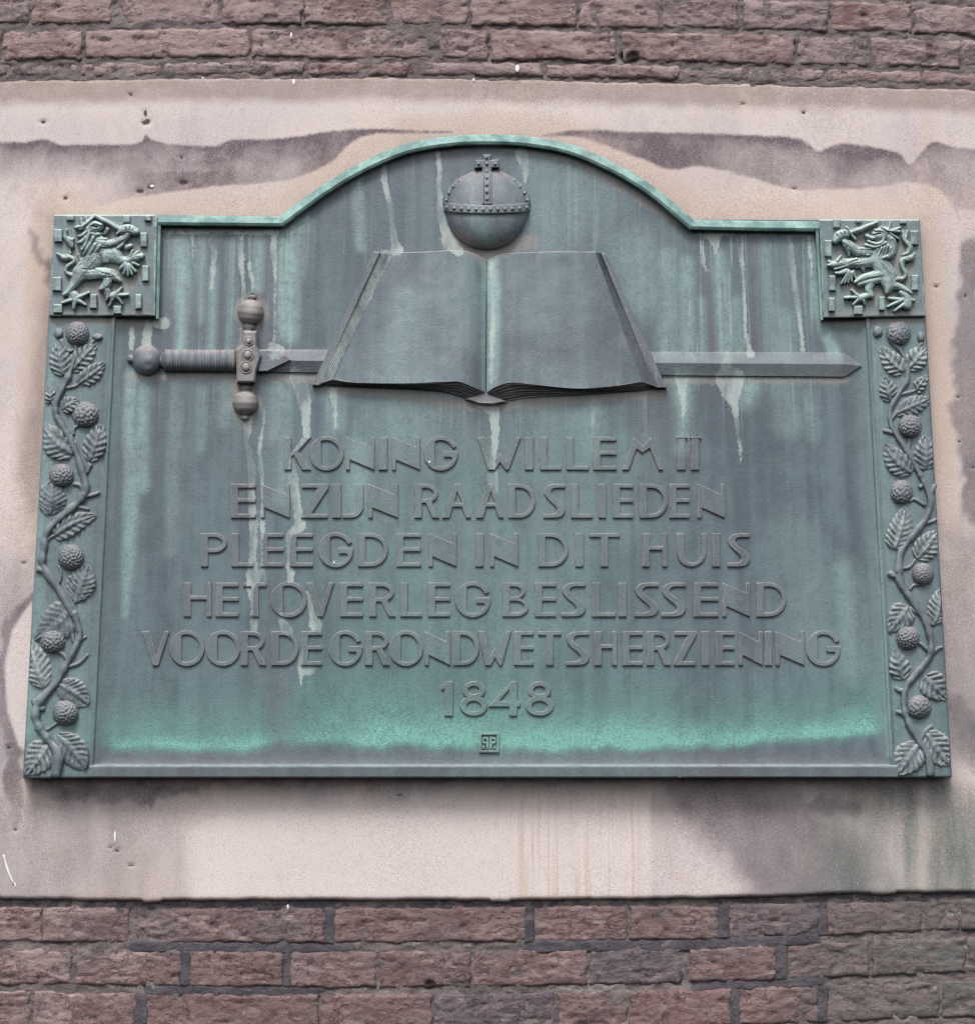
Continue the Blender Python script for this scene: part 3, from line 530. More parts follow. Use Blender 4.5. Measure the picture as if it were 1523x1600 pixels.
# ------------------------------------------------------------------ bronze plaque
plaque = thing('bronze_plaque', (0, 0, Z0), 'green patinated bronze memorial plaque with open book, sword, orb and raised lettering', 'plaque')
T_OUT = [(84, 336), (437, 338)]
_a = np.array(catmull([(437, 338), (500, 292), (560, 256), (630, 226), (700, 213), (762, 210), (824, 213), (893, 226), (963, 256), (1022, 292), (1083, 343)], 4))
ARC = [tuple(p) for p in _a]
OUTLINE = [(85, 337)] + ARC + [(1436, 344), (1485, 1213), (37, 1214)]
PAINT_D = 0.021
PALE = [
    [(330, 362, 2), (328, 380, 2.29), (335, 395, 4.98), (333, 418, 3.86), (331, 450, 2.74)], [(378, 369, 2.74), (377, 406, 4.42), (379, 435, 2.74), (383, 461, 2.18)],
    [(389, 371, 1.62), (390, 423, 3.41), (396, 447, 2.18), (393, 456, 1.62)], [(429, 366, 4.98), (427, 390, 4.98), (431, 435, 1.96), (430, 482, 1.96), (429, 537, 2.74)],
    [(425, 541, 7.22), (440, 545, 4.98)], [(206, 513, 3.86), (205, 542, 3.86)], [(232, 508, 6.1), (229, 537, 7.22)],
    [(384, 655, 9.46), (387, 668, 6.1), (386, 692, 3.41), (391, 720, 6.1), (394, 738, 6.1), (392, 752, 4.98), (394, 798, 6.1), (396, 844, 6.1), (394, 878, 6.1), (396, 900, 12.8), (391, 919, 6.1), (394, 940, 2.29), (394, 965, 2.74), (397, 972, 6.1), (397, 985, 4.98)],
    [(412, 640, 1.62), (412, 665, 1.96), (405, 699, 3.41), (409, 740, 4.31), (409.5, 763, 2.74), (409.5, 807, 2.74), (410, 821, 3.86), (409.5, 867, 2.18), (410, 890, 3.86), (413, 903, 4.98)],
    [(464, 588, 11.7), (473, 613, 11.7), (478, 649, 7.22), (479, 682, 4.98), (458, 708, 2.74), (455, 722, 4.98), (458, 752, 8.34), (465, 798, 6.1), (470, 821, 9.46), (452, 835, 4.98), (451, 867, 2.74), (451, 885, 3.86), (454, 894, 6.1), (454, 908, 4.98)],
    [(437, 960, 4.98), (444, 976, 6.1), (449, 985, 9.46)], [(481, 925, 3.86), (489, 956, 6.1), (493, 976, 10.6)], [(472, 1018, 2.74), (470, 1041, 4.98), (472, 1048, 7.22), (486, 1046, 8.34)], [(470, 1050, 3.86), (471, 1072, 1.62)],
    [(599, 255, 3.3), (600, 280, 4.98), (609, 317, 4.42), (613, 353, 3.86), (616, 380, 6.1), (620, 391, 10.6)], [(684, 234, 2.96), (687, 265, 3.86), (685, 290, 3.3), (687, 326, 4.98), (694, 358, 7.22), (705, 382, 11.7), (716, 394, 9.46)],
    [(1095, 360, 7.22), (1115, 365, 12.8), (1118, 384, 4.98), (1117, 396, 2.29)], [(1096, 375, 2.74), (1098, 410, 2.96), (1107, 430, 1.62)],
    [(1149, 366, 2.74), (1156, 403, 2.52)], [(1161, 366, 2.74), (1158, 403, 3.3), (1162, 435, 2.74), (1163, 476, 2.4), (1165, 520, 2.74), (1171, 549, 3.86)], [(1134, 553, 6.1), (1132, 566, 7.22), (1136, 580, 4.98)], [(1172, 556, 9.46)],
    [(1233, 366, 3.3), (1236, 403, 4.98), (1242, 447, 4.31), (1250, 505, 3.3), (1254, 549, 2.74)], [(1140, 593, 22.9), (1142, 610, 16.2), (1145, 626, 8.34), (1150, 650, 3.86), (1155, 690, 2.74), (1157, 725, 1.84)],
    [(755, 628, 11.7), (772, 642, 8.34), (774, 665, 6.1), (773, 690, 6.1), (770, 710, 4.98), (768, 730, 7.22), (770, 752, 8.34), (774, 768, 4.98)],
    [(255, 362, 2), (300, 364, 3), (345, 362, 2), (400, 364, 3.5), (434, 362, 3)], [(1100, 362, 3), (1160, 365, 4), (1215, 362, 2), (1240, 366, 3.5), (1270, 364, 3)], [(416, 551, 6), (450, 553, 6), (505, 552, 4)], [(768, 412, 4), (769, 500, 4), (767, 600, 3)], [(262, 362, 2.2), (262, 390, 1.2)], [(300, 364, 2.4), (302, 388, 1.6), (303, 420, 1)], [(345, 362, 1.6), (346, 380, 1)], [(1205, 366, 2), (1204, 392, 1.2)], [(1262, 366, 3), (1266, 400, 2), (1270, 460, 1.4)], [(560, 275, 3), (561, 300, 2)], [(520, 612, 8), (524, 640, 3), (524, 668, 1.4)], [(1064, 592, 10), (1067, 615, 5), (1067, 650, 2)], [(930, 628, 7), (926, 650, 2.4), (926, 680, 1.2)], [(815, 240, 10.6), (820, 262, 6.1), (821, 282, 2.74)], [(480, 340, 3.86), (468, 352, 6.1), (452, 362, 6.1)], [(258, 505, 9.46), (246, 505, 7.22)], [(602, 398, 9.46), (555, 495, 10.6), (511, 592, 9.46)],  # last stroke: light falling on the book's left fore-edge, put into colour
]
TAN = [
    [(255, 354, 9), (432, 353, 9)], [(440, 350, 7), (470, 330, 7)], [(1092, 358, 8), (1272, 360, 8)], [(392, 487, 27)], [(389, 515, 14), (380, 600, 22)], [(165, 415, 62)], [(1363, 420, 62)], [(383, 634, 26), (385, 662, 12)],
    [(700, 372, 14), (760, 398, 12), (830, 376, 12)], [(500, 607, 6), (620, 616, 6), (750, 634, 8), (900, 626, 6), (1030, 614, 6)], [(204, 588, 6), (360, 588, 6)], [(90, 500, 9), (240, 502, 10)], [(1290, 500, 9), (1440, 500, 9)],
    [(420, 590, 6), (500, 592, 6)], [(1040, 594, 5), (1320, 594, 5)], [(1060, 345, 8), (900, 248, 6), (760, 224, 6), (620, 240, 6), (470, 325, 6)],
]
MINT = [  # x, y, half width; strength
    ([(282, 380, 10), (284, 440, 13), (284, 500, 7), (282, 545, 5)], 0.9), ([(313, 380, 6), (312, 420, 7), (314, 500, 4)], 0.45), ([(333, 420, 7), (330, 545, 5)], 0.55), ([(361, 380, 6), (358, 545, 5)], 0.4),
    ([(405, 375, 6), (404, 450, 6)], 0.75), ([(450, 370, 12), (448, 450, 14), (450, 520, 12)], 0.95), ([(474, 372, 6), (472, 430, 4)], 0.3), ([(206, 585, 8), (202, 650, 8), (206, 720, 9), (204, 800, 9), (200, 880, 8), (196, 960, 1)], 0.8), ([(228, 590, 9), (221, 640, 8), (219, 700, 8), (222, 760, 7)], 0.75),
    ([(275, 600, 8), (272, 700, 10), (266, 860, 8)], 0.35), ([(316, 610, 6), (314, 700, 5)], 0.3), ([(352, 600, 10), (350, 660, 8)], 0.4), ([(440, 610, 14), (436, 680, 12)], 0.55), ([(440, 700, 8), (440, 780, 8)], 0.5),
    ([(558, 275, 6), (560, 320, 7), (563, 385, 6)], 0.6), ([(456, 372, 12), (470, 345, 10)], 0.5), ([(880, 320, 60)], 0.35), ([(870, 300, 25), (860, 370, 25)], 0.4), ([(990, 390, 30), (1010, 460, 30)], 0.45),
    ([(1040, 400, 12), (1042, 550, 12)], 0.6), ([(1072, 410, 9), (1074, 550, 10)], 0.7), ([(1096, 470, 5), (1098, 550, 6)], 0.5), ([(1124, 400, 8), (1128, 455, 9), (1134, 550, 11)], 0.8), ([(1150, 470, 7), (1152, 550, 9)], 0.55), ([(1195, 380, 8), (1205, 545, 12)], 0.35), ([(1225, 500, 14), (1222, 548, 14)], 0.4),
    ([(1267, 366, 5), (1275, 480, 5), (1290, 520, 8), (1302, 550, 9)], 0.75), ([(1066, 592, 14), (1067, 620, 10), (1067, 660, 5), (1066, 700, 4)], 0.8), ([(1175, 600, 14), (1165, 625, 8)], 0.7), ([(1265, 620, 10), (1270, 680, 8)], 0.35), ([(1220, 600, 12), (1230, 660, 20)], 0.3),
    ([(525, 615, 12), (525, 665, 8)], 0.6), ([(640, 640, 60)], 0.4), ([(920, 640, 20), (925, 700, 14)], 0.5), ([(870, 640, 60)], 0.3), ([(560, 700, 14), (556, 800, 12)], 0.6), ([(640, 700, 40), (820, 720, 40), (980, 720, 40)], 0.2), ([(600, 800, 50), (800, 810, 50), (960, 800, 40)], 0.2), ([(560, 880, 40), (760, 890, 50), (900, 870, 40)], 0.2),
    ([(620, 960, 40), (800, 980, 50), (900, 960, 40)], 0.2), ([(1320, 900, 20), (1330, 1040, 20)], 0.45), ([(640, 470, 18), (620, 560, 26)], 0.4), ([(700, 430, 30), (720, 520, 30)], 0.25), ([(860, 470, 50)], 0.25), ([(1240, 840, 30), (1280, 1000, 40)], 0.2), ([(180, 560, 6), (172, 700, 6)], 0.3),
    ([(125, 520, 42), (95, 1190, 42)], 0.36), ([(1398, 520, 40), (1438, 1190, 40)], 0.30), ([(165, 415, 70)], 0.5), ([(1363, 420, 70)], 0.5), ([(745, 345, 12), (757, 385, 10)], 0.7), ([(1040, 578, 6), (1310, 580, 6)], 0.5), ([(92, 500, 14), (66, 800, 14), (48, 1140, 14)], 0.6), ([(1360, 520, 3), (1388, 1180, 3)], 0.6), ([(768, 404, 9), (770, 500, 8), (768, 606, 6)], 0.95), ([(756, 410, 4), (756, 606, 4)], 0.4), ([(1368, 520, 8), (1400, 1100, 8)], 0.3),
]
PURPLE = [
    ([(412, 370, 6), (414, 545, 6)], 0.9), ([(650, 430, 40), (640, 560, 70)], 0.38), ([(850, 430, 40), (880, 560, 80)], 0.34), ([(268, 380, 6), (262, 560, 8)], 0.5), ([(302, 375, 5), (306, 560, 6)], 0.5), ([(430, 640, 8), (425, 700, 6)], 0.7), ([(430, 1045, 16), (438, 1110, 16), (440, 1160, 20)], 0.75), ([(1108, 420, 8), (1112, 550, 8)], 0.7), ([(1182, 380, 10), (1186, 545, 8)], 0.6),
    ([(640, 245, 30), (720, 235, 30)], 0.5), ([(590, 450, 14), (640, 420, 20)], 0.45), ([(950, 420, 10), (1010, 590, 12)], 0.6), ([(690, 560, 60)], 0.35), ([(1040, 640, 30), (1020, 690, 30)], 0.5), ([(160, 1186, 10), (780, 1186, 12), (1380, 1184, 10)], 0.85), ([(150, 1208, 9), (1390, 1207, 9)], 0.8), ([(720, 640, 14), (726, 700, 10)], 0.45), ([(1400, 560, 10), (1420, 900, 12), (1440, 1150, 12)], 0.4), ([(700, 860, 30)], 0.3),
]
def teal_at(X, Y):
    yl = np.interp(X, [150, 200, 380, 430, 500, 700, 800, 1000, 1150, 1300, 1385], [1168, 1178, 1178, 1168, 1166, 1174, 1176, 1173, 1170, 1160, 1150]) + fbm(X / 22, Y / 40, 121, 4) * 16
    amp = np.interp(X, [155, 185, 300, 400, 435, 480, 560, 720, 820, 900, 1100, 1250, 1360, 1385], [0.3, 0.85, 1.0, 0.85, 0.5, 0.75, 0.85, 0.9, 1.1, 1.05, 1.0, 1.0, 1.05, 0.2])
    fall = np.interp(X, [150, 430, 500, 700, 800, 1000, 1300, 1390], [62, 56, 85, 100, 66, 54, 58, 70])
    dy = np.clip(yl - Y, 0, 999); prof = sstep(-8, 16, yl - Y) * np.exp(-np.clip(dy - 14, 0, 999) / (fall * 0.88))
    t = 0.98 * amp * prof * (0.95 + 0.5 * fbm(X / 40, Y / 26, 125, 4))
    t += 0.17 * sstep(300, 560, X) * sstep(1100, 980, X) * sstep(600, 680, Y) * (0.8 + 1.4 * fbm(X / 60, Y / 60, 127, 4)) + 0.07
    return np.clip(t, 0, 1)
def paint(o, d=PAINT_D, k=1.0):
    c = coords(o); X, Y = PIX(c, d); wx = X + fbm(X / 12, Y / 16, 131, 3) * 3.0
    pale = np.zeros(X.shape); tan = pale.copy(); mint = pale.copy(); pur = pale.copy()
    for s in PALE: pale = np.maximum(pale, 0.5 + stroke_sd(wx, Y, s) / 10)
    for s in TAN: tan = np.maximum(tan, 0.5 + stroke_sd(wx, Y, s) / 22)
    for s, a in MINT: mint = np.maximum(mint, a * sstep(-1.2, 0.7, stroke_sd(wx, Y, s) / (s[0][2] + 1)))
    for s, a in PURPLE: pur = np.maximum(pur, a * sstep(-1.2, 0.6, stroke_sd(wx, Y, s) / (s[0][2] + 2)))
    mint = np.clip(mint * (1.0 + 0.8 * fbm(X / 10, Y / 60, 135, 3)), 0, 1)
    dripm = np.maximum(np.maximum(sstep(430, 380, Y) * 0.5, sstep(1000, 1060, X) * sstep(1330, 1280, X)), np.maximum(sstep(250, 262, X) * sstep(480, 440, X), 0.8 * sstep(1000, 1060, X) * sstep(1330, 1280, X))) * sstep(575, 540, Y) + 0.55 * sstep(585, 596, Y) * sstep(720, 620, Y)
    floats(o, drip=dripm, pale=np.clip(pale, 0, 1) * k, tan=np.clip(tan, 0, 1) * k, mint=mint * k, purple=pur, teal=teal_at(X, Y))

bp = prism('back_plate', OUTLINE, -0.002, 0.0175, M_FIELD, plaque)
paint(bp)
# sunk field, coved up to the borders
LIN = curve_y([(480, 182), (1216, 148)]); RIN = curve_y([(480, 1351), (1216, 1389)])
def top_y(x): return np.interp(x, [84] + [a[0] for a in ARC] + [1437], [345] + [a[1] + 5 for a in ARC] + [351])
nx, ny = 330, 245; U, V = np.meshgrid(np.linspace(0, 1, nx), np.linspace(0, 1, ny), indexing='ij'); X = 136 + (1402 - 136) * U; Y = top_y(X) + (1202 - top_y(X)) * V
ed = np.minimum(np.minimum(X - LIN(Y), RIN(Y) - X), 1200 - Y); ed = np.where(Y < 498, 99, ed)
D = 0.020 + 0.0035 * np.exp(-np.clip(ed, 0, 99) / 9.0) + fbm(X / 60, Y / 60, 141, 3) * 0.0008
field = obj('field_panel', P(X, Y, D).reshape(-1, 3), grid_faces(nx, ny, True), M_FIELD, plaque, True); fixn(field); paint(field)

# moulded rim over the top, and the lower rim
rim_path = [(238, 336), (330, 337)] + ARC + [(1180, 345), (1284, 346)]
rim = sweep('top_rim', rim_path, [(0, 0.004), (0, 0.0235), (1.6, 0.0262), (10.5, 0.0305), (14.5, 0.0290), (16.0, 0.0275), (16.6, 0.0195)], M_FRAME, plaque)
low = sweep('lower_rim', [(x, 1193 - (x > 1390) * 0) for x in np.linspace(140, 1402, 160)], [(0, 0.0200), (2.6, 0.0272), (4.4, 0.0292), (6.0, 0.0296), (20.0, 0.0296), (22.0, 0.0280), (22.6, 0.004)], M_FIELD, plaque)
paint(low)
# side borders
def border(name, quad, inner_left):
    (xa, ya), (xb, yb), (xc, yc), (xd, yd) = quad   # tl, tr, br, bl
    nx, ny = 40, 190; U, V = np.meshgrid(np.linspace(0, 1, nx), np.linspace(0, 1, ny), indexing='ij')
    XL = xa + (xd - xa) * V; XR = xb + (xc - xb) * V; X = XL + (XR - XL) * U; Y = (ya + (yb - ya) * U) * (1 - V) + (yd + (yc - yd) * U) * V
    inn = (X - XL) if inner_left else (XR - X); out = (XR - X) if inner_left else (X - XL)
    D = 0.0255 + 0.0022 * np.exp(-((inn - 4) / 2.6) ** 2) - 0.003 * np.exp(-inn / 1.2) - 0.002 * np.exp(-out / 1.5) - 0.0012 * np.exp(-((inn - 11) / 4) ** 2) + fbm(X / 30, Y / 30, 151, 3) * 0.0008
    Vt = P(X, Y, D).reshape(-1, 3); n = len(Vt); F = grid_faces(nx, ny, True).tolist()
    ring = [i * ny for i in range(nx)] + [(nx - 1) * ny + j for j in range(1, ny)] + [i * ny + ny - 1 for i in range(nx - 2, -1, -1)] + [j for j in range(ny - 2, 0, -1)]
    back = Vt[ring].copy(); back[:, 1] = -0.003
    for k in range(len(ring)):
        a, b = ring[k], ring[(k + 1) % len(ring)]; F.append((a, b, n + (k + 1) % len(ring), n + k))
    o = obj(name, np.vstack([Vt, back]), F, M_FIELD, plaque, True); fixn(o); paint(o)
    o.data.polygons.foreach_set('use_smooth', np.arange(len(o.data.polygons)) < (nx - 1) * (ny - 1)); return o
bl = border('side_border', [(77, 488), (183, 488), (147, 1215.5), (36, 1216)], False)
br = border('side_border', [(1350, 488), (1445, 488), (1486.5, 1214.5), (1390, 1214.5)], True)
# ------------------------------------------------------------------ corner tiles with the lions
def zc(ox, oy, f=6.346): return lambda x, y: (ox + x / f, oy + y / f)
def relief(name, strokes, conv, base, mat, parent, carve=(), step=0.8, f=6.346):
    S = []
    for pts, H in strokes:
        p = np.array(pts, float)
        if len(p) > 2: p = catmull(p, 3)
        S.append(([(*conv(a, b), max(r * 1.32 + 2.5, 0.5) / f) for a, b, r in p], H * 1.3))
    extra = []
    for s_, H in S:
        a_ = np.array(s_)
        if a_[:, 2].max() > 4.2 and len(a_) > 3:
            t_ = np.gradient(a_[:, :2], axis=0); t_ /= np.linalg.norm(t_, axis=1)[:, None] + 1e-9
            for o_ in (-0.62, -0.2, 0.25, 0.66):
                wob = 1 + 0.3 * np.sin(np.arange(len(a_)) * 1.1 + o_ * 9)
                extra.append(([(x_ - ty * r_ * o_ * w_, y_ + tx * r_ * o_ * w_, 0.95) for (x_, y_, r_), (tx, ty), w_ in zip(a_, t_, wob)], H * (1.12 - 0.35 * abs(o_)) / 0.60))
    S = S + extra
    allp = np.array([q for s, _ in S for q in s]); x0, y0 = allp[:, 0].min() - 8, allp[:, 1].min() - 8; x1, y1 = allp[:, 0].max() + 8, allp[:, 1].max() + 8
    nx, ny = int((x1 - x0) / step), int((y1 - y0) / step); X, Y = np.meshgrid(np.linspace(x0, x1, nx), np.linspace(y0, y1, ny), indexing='ij'); Hh = np.full(X.shape, -1.0)
    for s, H in S:
        for (ax, ay, aw), (bx, by, bw) in zip(s[:-1], s[1:]):
            m = max(aw, bw) + 1; i0 = max(0, int((min(ax, bx) - m - x0) / step)); i1 = int((max(ax, bx) + m - x0) / step) + 2; j0 = max(0, int((min(ay, by) - m - y0) / step)); j1 = int((max(ay, by) + m - y0) / step) + 2
            x, y = X[i0:i1, j0:j1], Y[i0:i1, j0:j1]; dx, dy = bx - ax, by - ay; t = np.clip(((x - ax) * dx + (y - ay) * dy) / (dx * dx + dy * dy + 1e-9), 0, 1)
            w = aw + (bw - aw) * t; q = np.hypot(x - ax - t * dx, y - ay - t * dy) / w
            h = np.where(q < 1, H * (0.35 + 0.65 * np.sqrt(np.clip(1 - q * q, 0, 1))) * np.clip(0.45 + w * 0.16, 0, 1.0), -1.0); Hh[i0:i1, j0:j1] = np.maximum(Hh[i0:i1, j0:j1], h)
    for pts, w, dep in carve:
        s = [(*conv(a, b), w / f) for a, b in pts]; Hh = np.where(Hh > 0, np.maximum(Hh - dep * sstep(0, w / f, stroke_sd(X, Y, s)), 0.4), Hh)
    Hh = np.where(Hh > 0, Hh + fbm(X / 2.2, Y / 2.2, 161, 3) * 0.5, Hh)
    ins = Hh > 0; Vt = P(X, Y, base + np.where(ins, Hh, -0.8) * MM).reshape(-1, 3); F = grid_faces(nx, ny, True); F = F[ins.ravel()[F].any(1)]
    used = np.unique(F); rm = -np.ones(len(Vt), int); rm[used] = np.arange(len(used))
    o = obj(name, Vt[used], rm[F], mat, parent, True); fixn(o); return o
def quad_px(q): return [(a, b) for a, b in q]
TILE_L = [(85, 335.5), (243, 335.5), (247, 340), (243, 494), (76.5, 494)]
TILE_R = [(1279, 343), (1436, 343), (1446, 494), (1285, 497)]
tl = prism('corner_tile', TILE_L, -0.004, 0.0312, M_LION, plaque, 1.6, 0.0012); tr = prism('corner_tile', TILE_R, -0.004, 0.0312, M_LION, plaque, 1.6, 0.0012)
def tile_face(q, name, parent):
    (xa, ya), (xb, yb), (xc, yc), (xd, yd) = q; n = 60; U, V = np.meshgrid(np.linspace(0, 1, n), np.linspace(0, 1, n), indexing='ij')
    X = (xa + (xb - xa) * U) * (1 - V) + (xd + (xc - xd) * U) * V; Y = (ya + (yb - ya) * U) * (1 - V) + (yd + (yc - yd) * U) * V
    D = 0.0315 + 0.0009 * fbm(X / 14, Y / 14, 171, 3); o = obj(name, P(X, Y, D).reshape(-1, 3), grid_faces(n, n, True), M_TILE, parent, True); fixn(o); paint(o); return o
M_TILE = make_bronze('tile_bronze', 0.25)
tile_face([(87, 338), (240, 338), (240.5, 491.5), (79.5, 491.5)], 'ground', tl); tile_face([(1282, 345.5), (1433.5, 345.5), (1443, 491.5), (1287.5, 494)], 'ground', tr)
# slim upright between tile and field
sweep('edge_bead', [(249, 352), (246, 498)], [(-3, 0.020), (-2.5, 0.0285), (0, 0.030), (2, 0.0285), (3.2, 0.0195)], M_FRAME, plaque)
sweep('edge_bead', [(1276, 356), (1284, 500)], [(-3.2, 0.0195), (-2, 0.0285), (0, 0.030), (2.5, 0.0285), (3, 0.020)], M_FRAME, plaque)
cl, cr = zc(60, 310), zc(1240, 310)
LION_L = [
    ([(540, 470, 105), (550, 570, 82), (490, 670, 68), (420, 740, 60)], 6.5), ([(600, 560, 66), (720, 560, 56), (800, 600, 38)], 5.5), ([(400, 560, 10), (430, 640, 10)], 4),
    ([(470, 250, 14), (430, 300, 16), (365, 285, 6)], 8), ([(480, 330, 16), (430, 370, 14), (392, 375, 5)], 8), ([(470, 380, 16), (430, 430, 16), (392, 440, 6)], 8), ([(480, 430, 18), (440, 500, 16), (418, 510, 6)], 8), ([(520, 440, 18), (480, 500, 15), (450, 565, 6)], 8.4),
    ([(560, 460, 18), (530, 520, 14), (500, 570, 6)], 8.4), ([(610, 470, 18), (580, 520, 13), (545, 545, 6)], 8.2), ([(500, 360, 20), (480, 420, 15)], 8.6), ([(545, 390, 18), (520, 440, 14)], 8.6),
    ([(505, 300, 54), (560, 285, 50), (615, 280, 28)], 7.6), ([(490, 330, 22), (540, 362, 20), (600, 355, 14)], 7), ([(610, 350, 8), (665, 342, 12), (688, 308, 16)], 5.5), ([(520, 265, 12), (560, 245, 12), (620, 262, 14)], 9.2), ([(480, 290, 12), (505, 340, 12), (560, 352, 10)], 8.8),
    ([(375, 290, 10), (450, 268, 16), (540, 195, 10)], 8.5), ([(430, 255, 16), (425, 205, 8)], 7.5), ([(480, 235, 14), (475, 190, 8)], 7.5), ([(520, 210, 14), (545, 180, 8)], 7.5),
    ([(590, 430, 38), (680, 450, 30), (760, 440, 28)], 6.8), ([(760, 440, 28), (845, 395, 28), (890, 345, 28)], 6.8), ([(590, 400, 12), (680, 405, 10)], 7.2), ([(600, 480, 12), (720, 470, 10)], 7.2), ([(790, 490, 18), (840, 450, 13), (860, 400, 8)], 6.4),
    ([(830, 318, 32), (895, 310, 40), (965, 330, 28)], 7.6), ([(870, 282, 12), (860, 330, 10)], 8.8), ([(905, 280, 12), (900, 330, 10)], 8.8), ([(940, 295, 12), (935, 345, 10)], 8.6), ([(785, 352, 10), (835, 285, 11)], 8), ([(820, 312, 19), (700, 245, 18), (565, 176, 13)], 6.4), ([(875, 485, 22), (920, 468, 14)], 5),
    ([(760, 540, 46), (820, 610, 34), (895, 625, 30)], 6), ([(890, 615, 26), (960, 585, 34), (1025, 572, 22)], 6.4), ([(915, 570, 12), (935, 520, 9)], 7), ([(950, 560, 12), (990, 530, 9)], 7), ([(985, 580, 12), (1040, 560, 8)], 7), ([(940, 640, 14), (995, 665, 9)], 6.5),
    ([(865, 650, 22), (815, 700, 12)], 6.8), ([(870, 660, 18), (850, 745, 12)], 6.8), ([(885, 660, 18), (890, 760, 12)], 6.8), ([(895, 660, 16), (930, 750, 11)], 6.8), ([(900, 655, 16), (965, 725, 10)], 6.6),
    ([(420, 740, 58), (380, 800, 44), (330, 880, 24), (290, 930, 18), (252, 957, 8)], 6.4), ([(300, 930, 20), (350, 960, 38), (370, 1010, 32)], 5.6), ([(340, 1000, 20), (238, 1036, 9)], 5.4), ([(360, 1010, 18), (355, 1088, 11)], 5.4), ([(380, 1000, 20), (468, 1055, 9)], 5.4), ([(380, 985, 20), (440, 965, 14), (505, 933, 9)], 5.4),
    ([(460, 740, 54), (580, 740, 44), (720, 752, 38), (810, 820, 14)], 6.4), ([(700, 770, 34), (680, 850, 34), (640, 890, 24), (608, 905, 7)], 6.2), ([(665, 880, 26), (690, 950, 26), (675, 1012, 7)], 5.8), ([(700, 970, 22), (780, 962, 32)], 5.6), ([(770, 950, 18), (828, 886, 8)], 5.6), ([(790, 960, 18), (888, 955, 12)], 5.4), ([(790, 985, 16), (832, 1042, 9)], 5.4), ([(740, 990, 16), (703, 1068, 8)], 5.4),
    ([(350, 770, 18), (292, 745, 15), (274, 710, 13), (300, 665, 13), (348, 635, 13), (350, 600, 15), (300, 582, 20), (250, 590, 23), (188, 548, 5)], 4.8), ([(320, 545, 10), (312, 500, 6)], 4.2), ([(335, 475, 18), (305, 420, 28), (272, 380, 16), (282, 308, 5)], 4.8), ([(320, 430, 12), (350, 400, 8)], 4.6),
]
CARVE_L = [([(545, 275), (585, 285)], 12, 4), ([(600, 325), (650, 345)], 8, 4), ([(430, 700), (520, 705)], 6, 1.5), ([(620, 560), (640, 640)], 7, 1.2), ([(540, 700), (700, 760)], 6, 1.5), ([(800, 770), (660, 790)], 6, 1.2)]
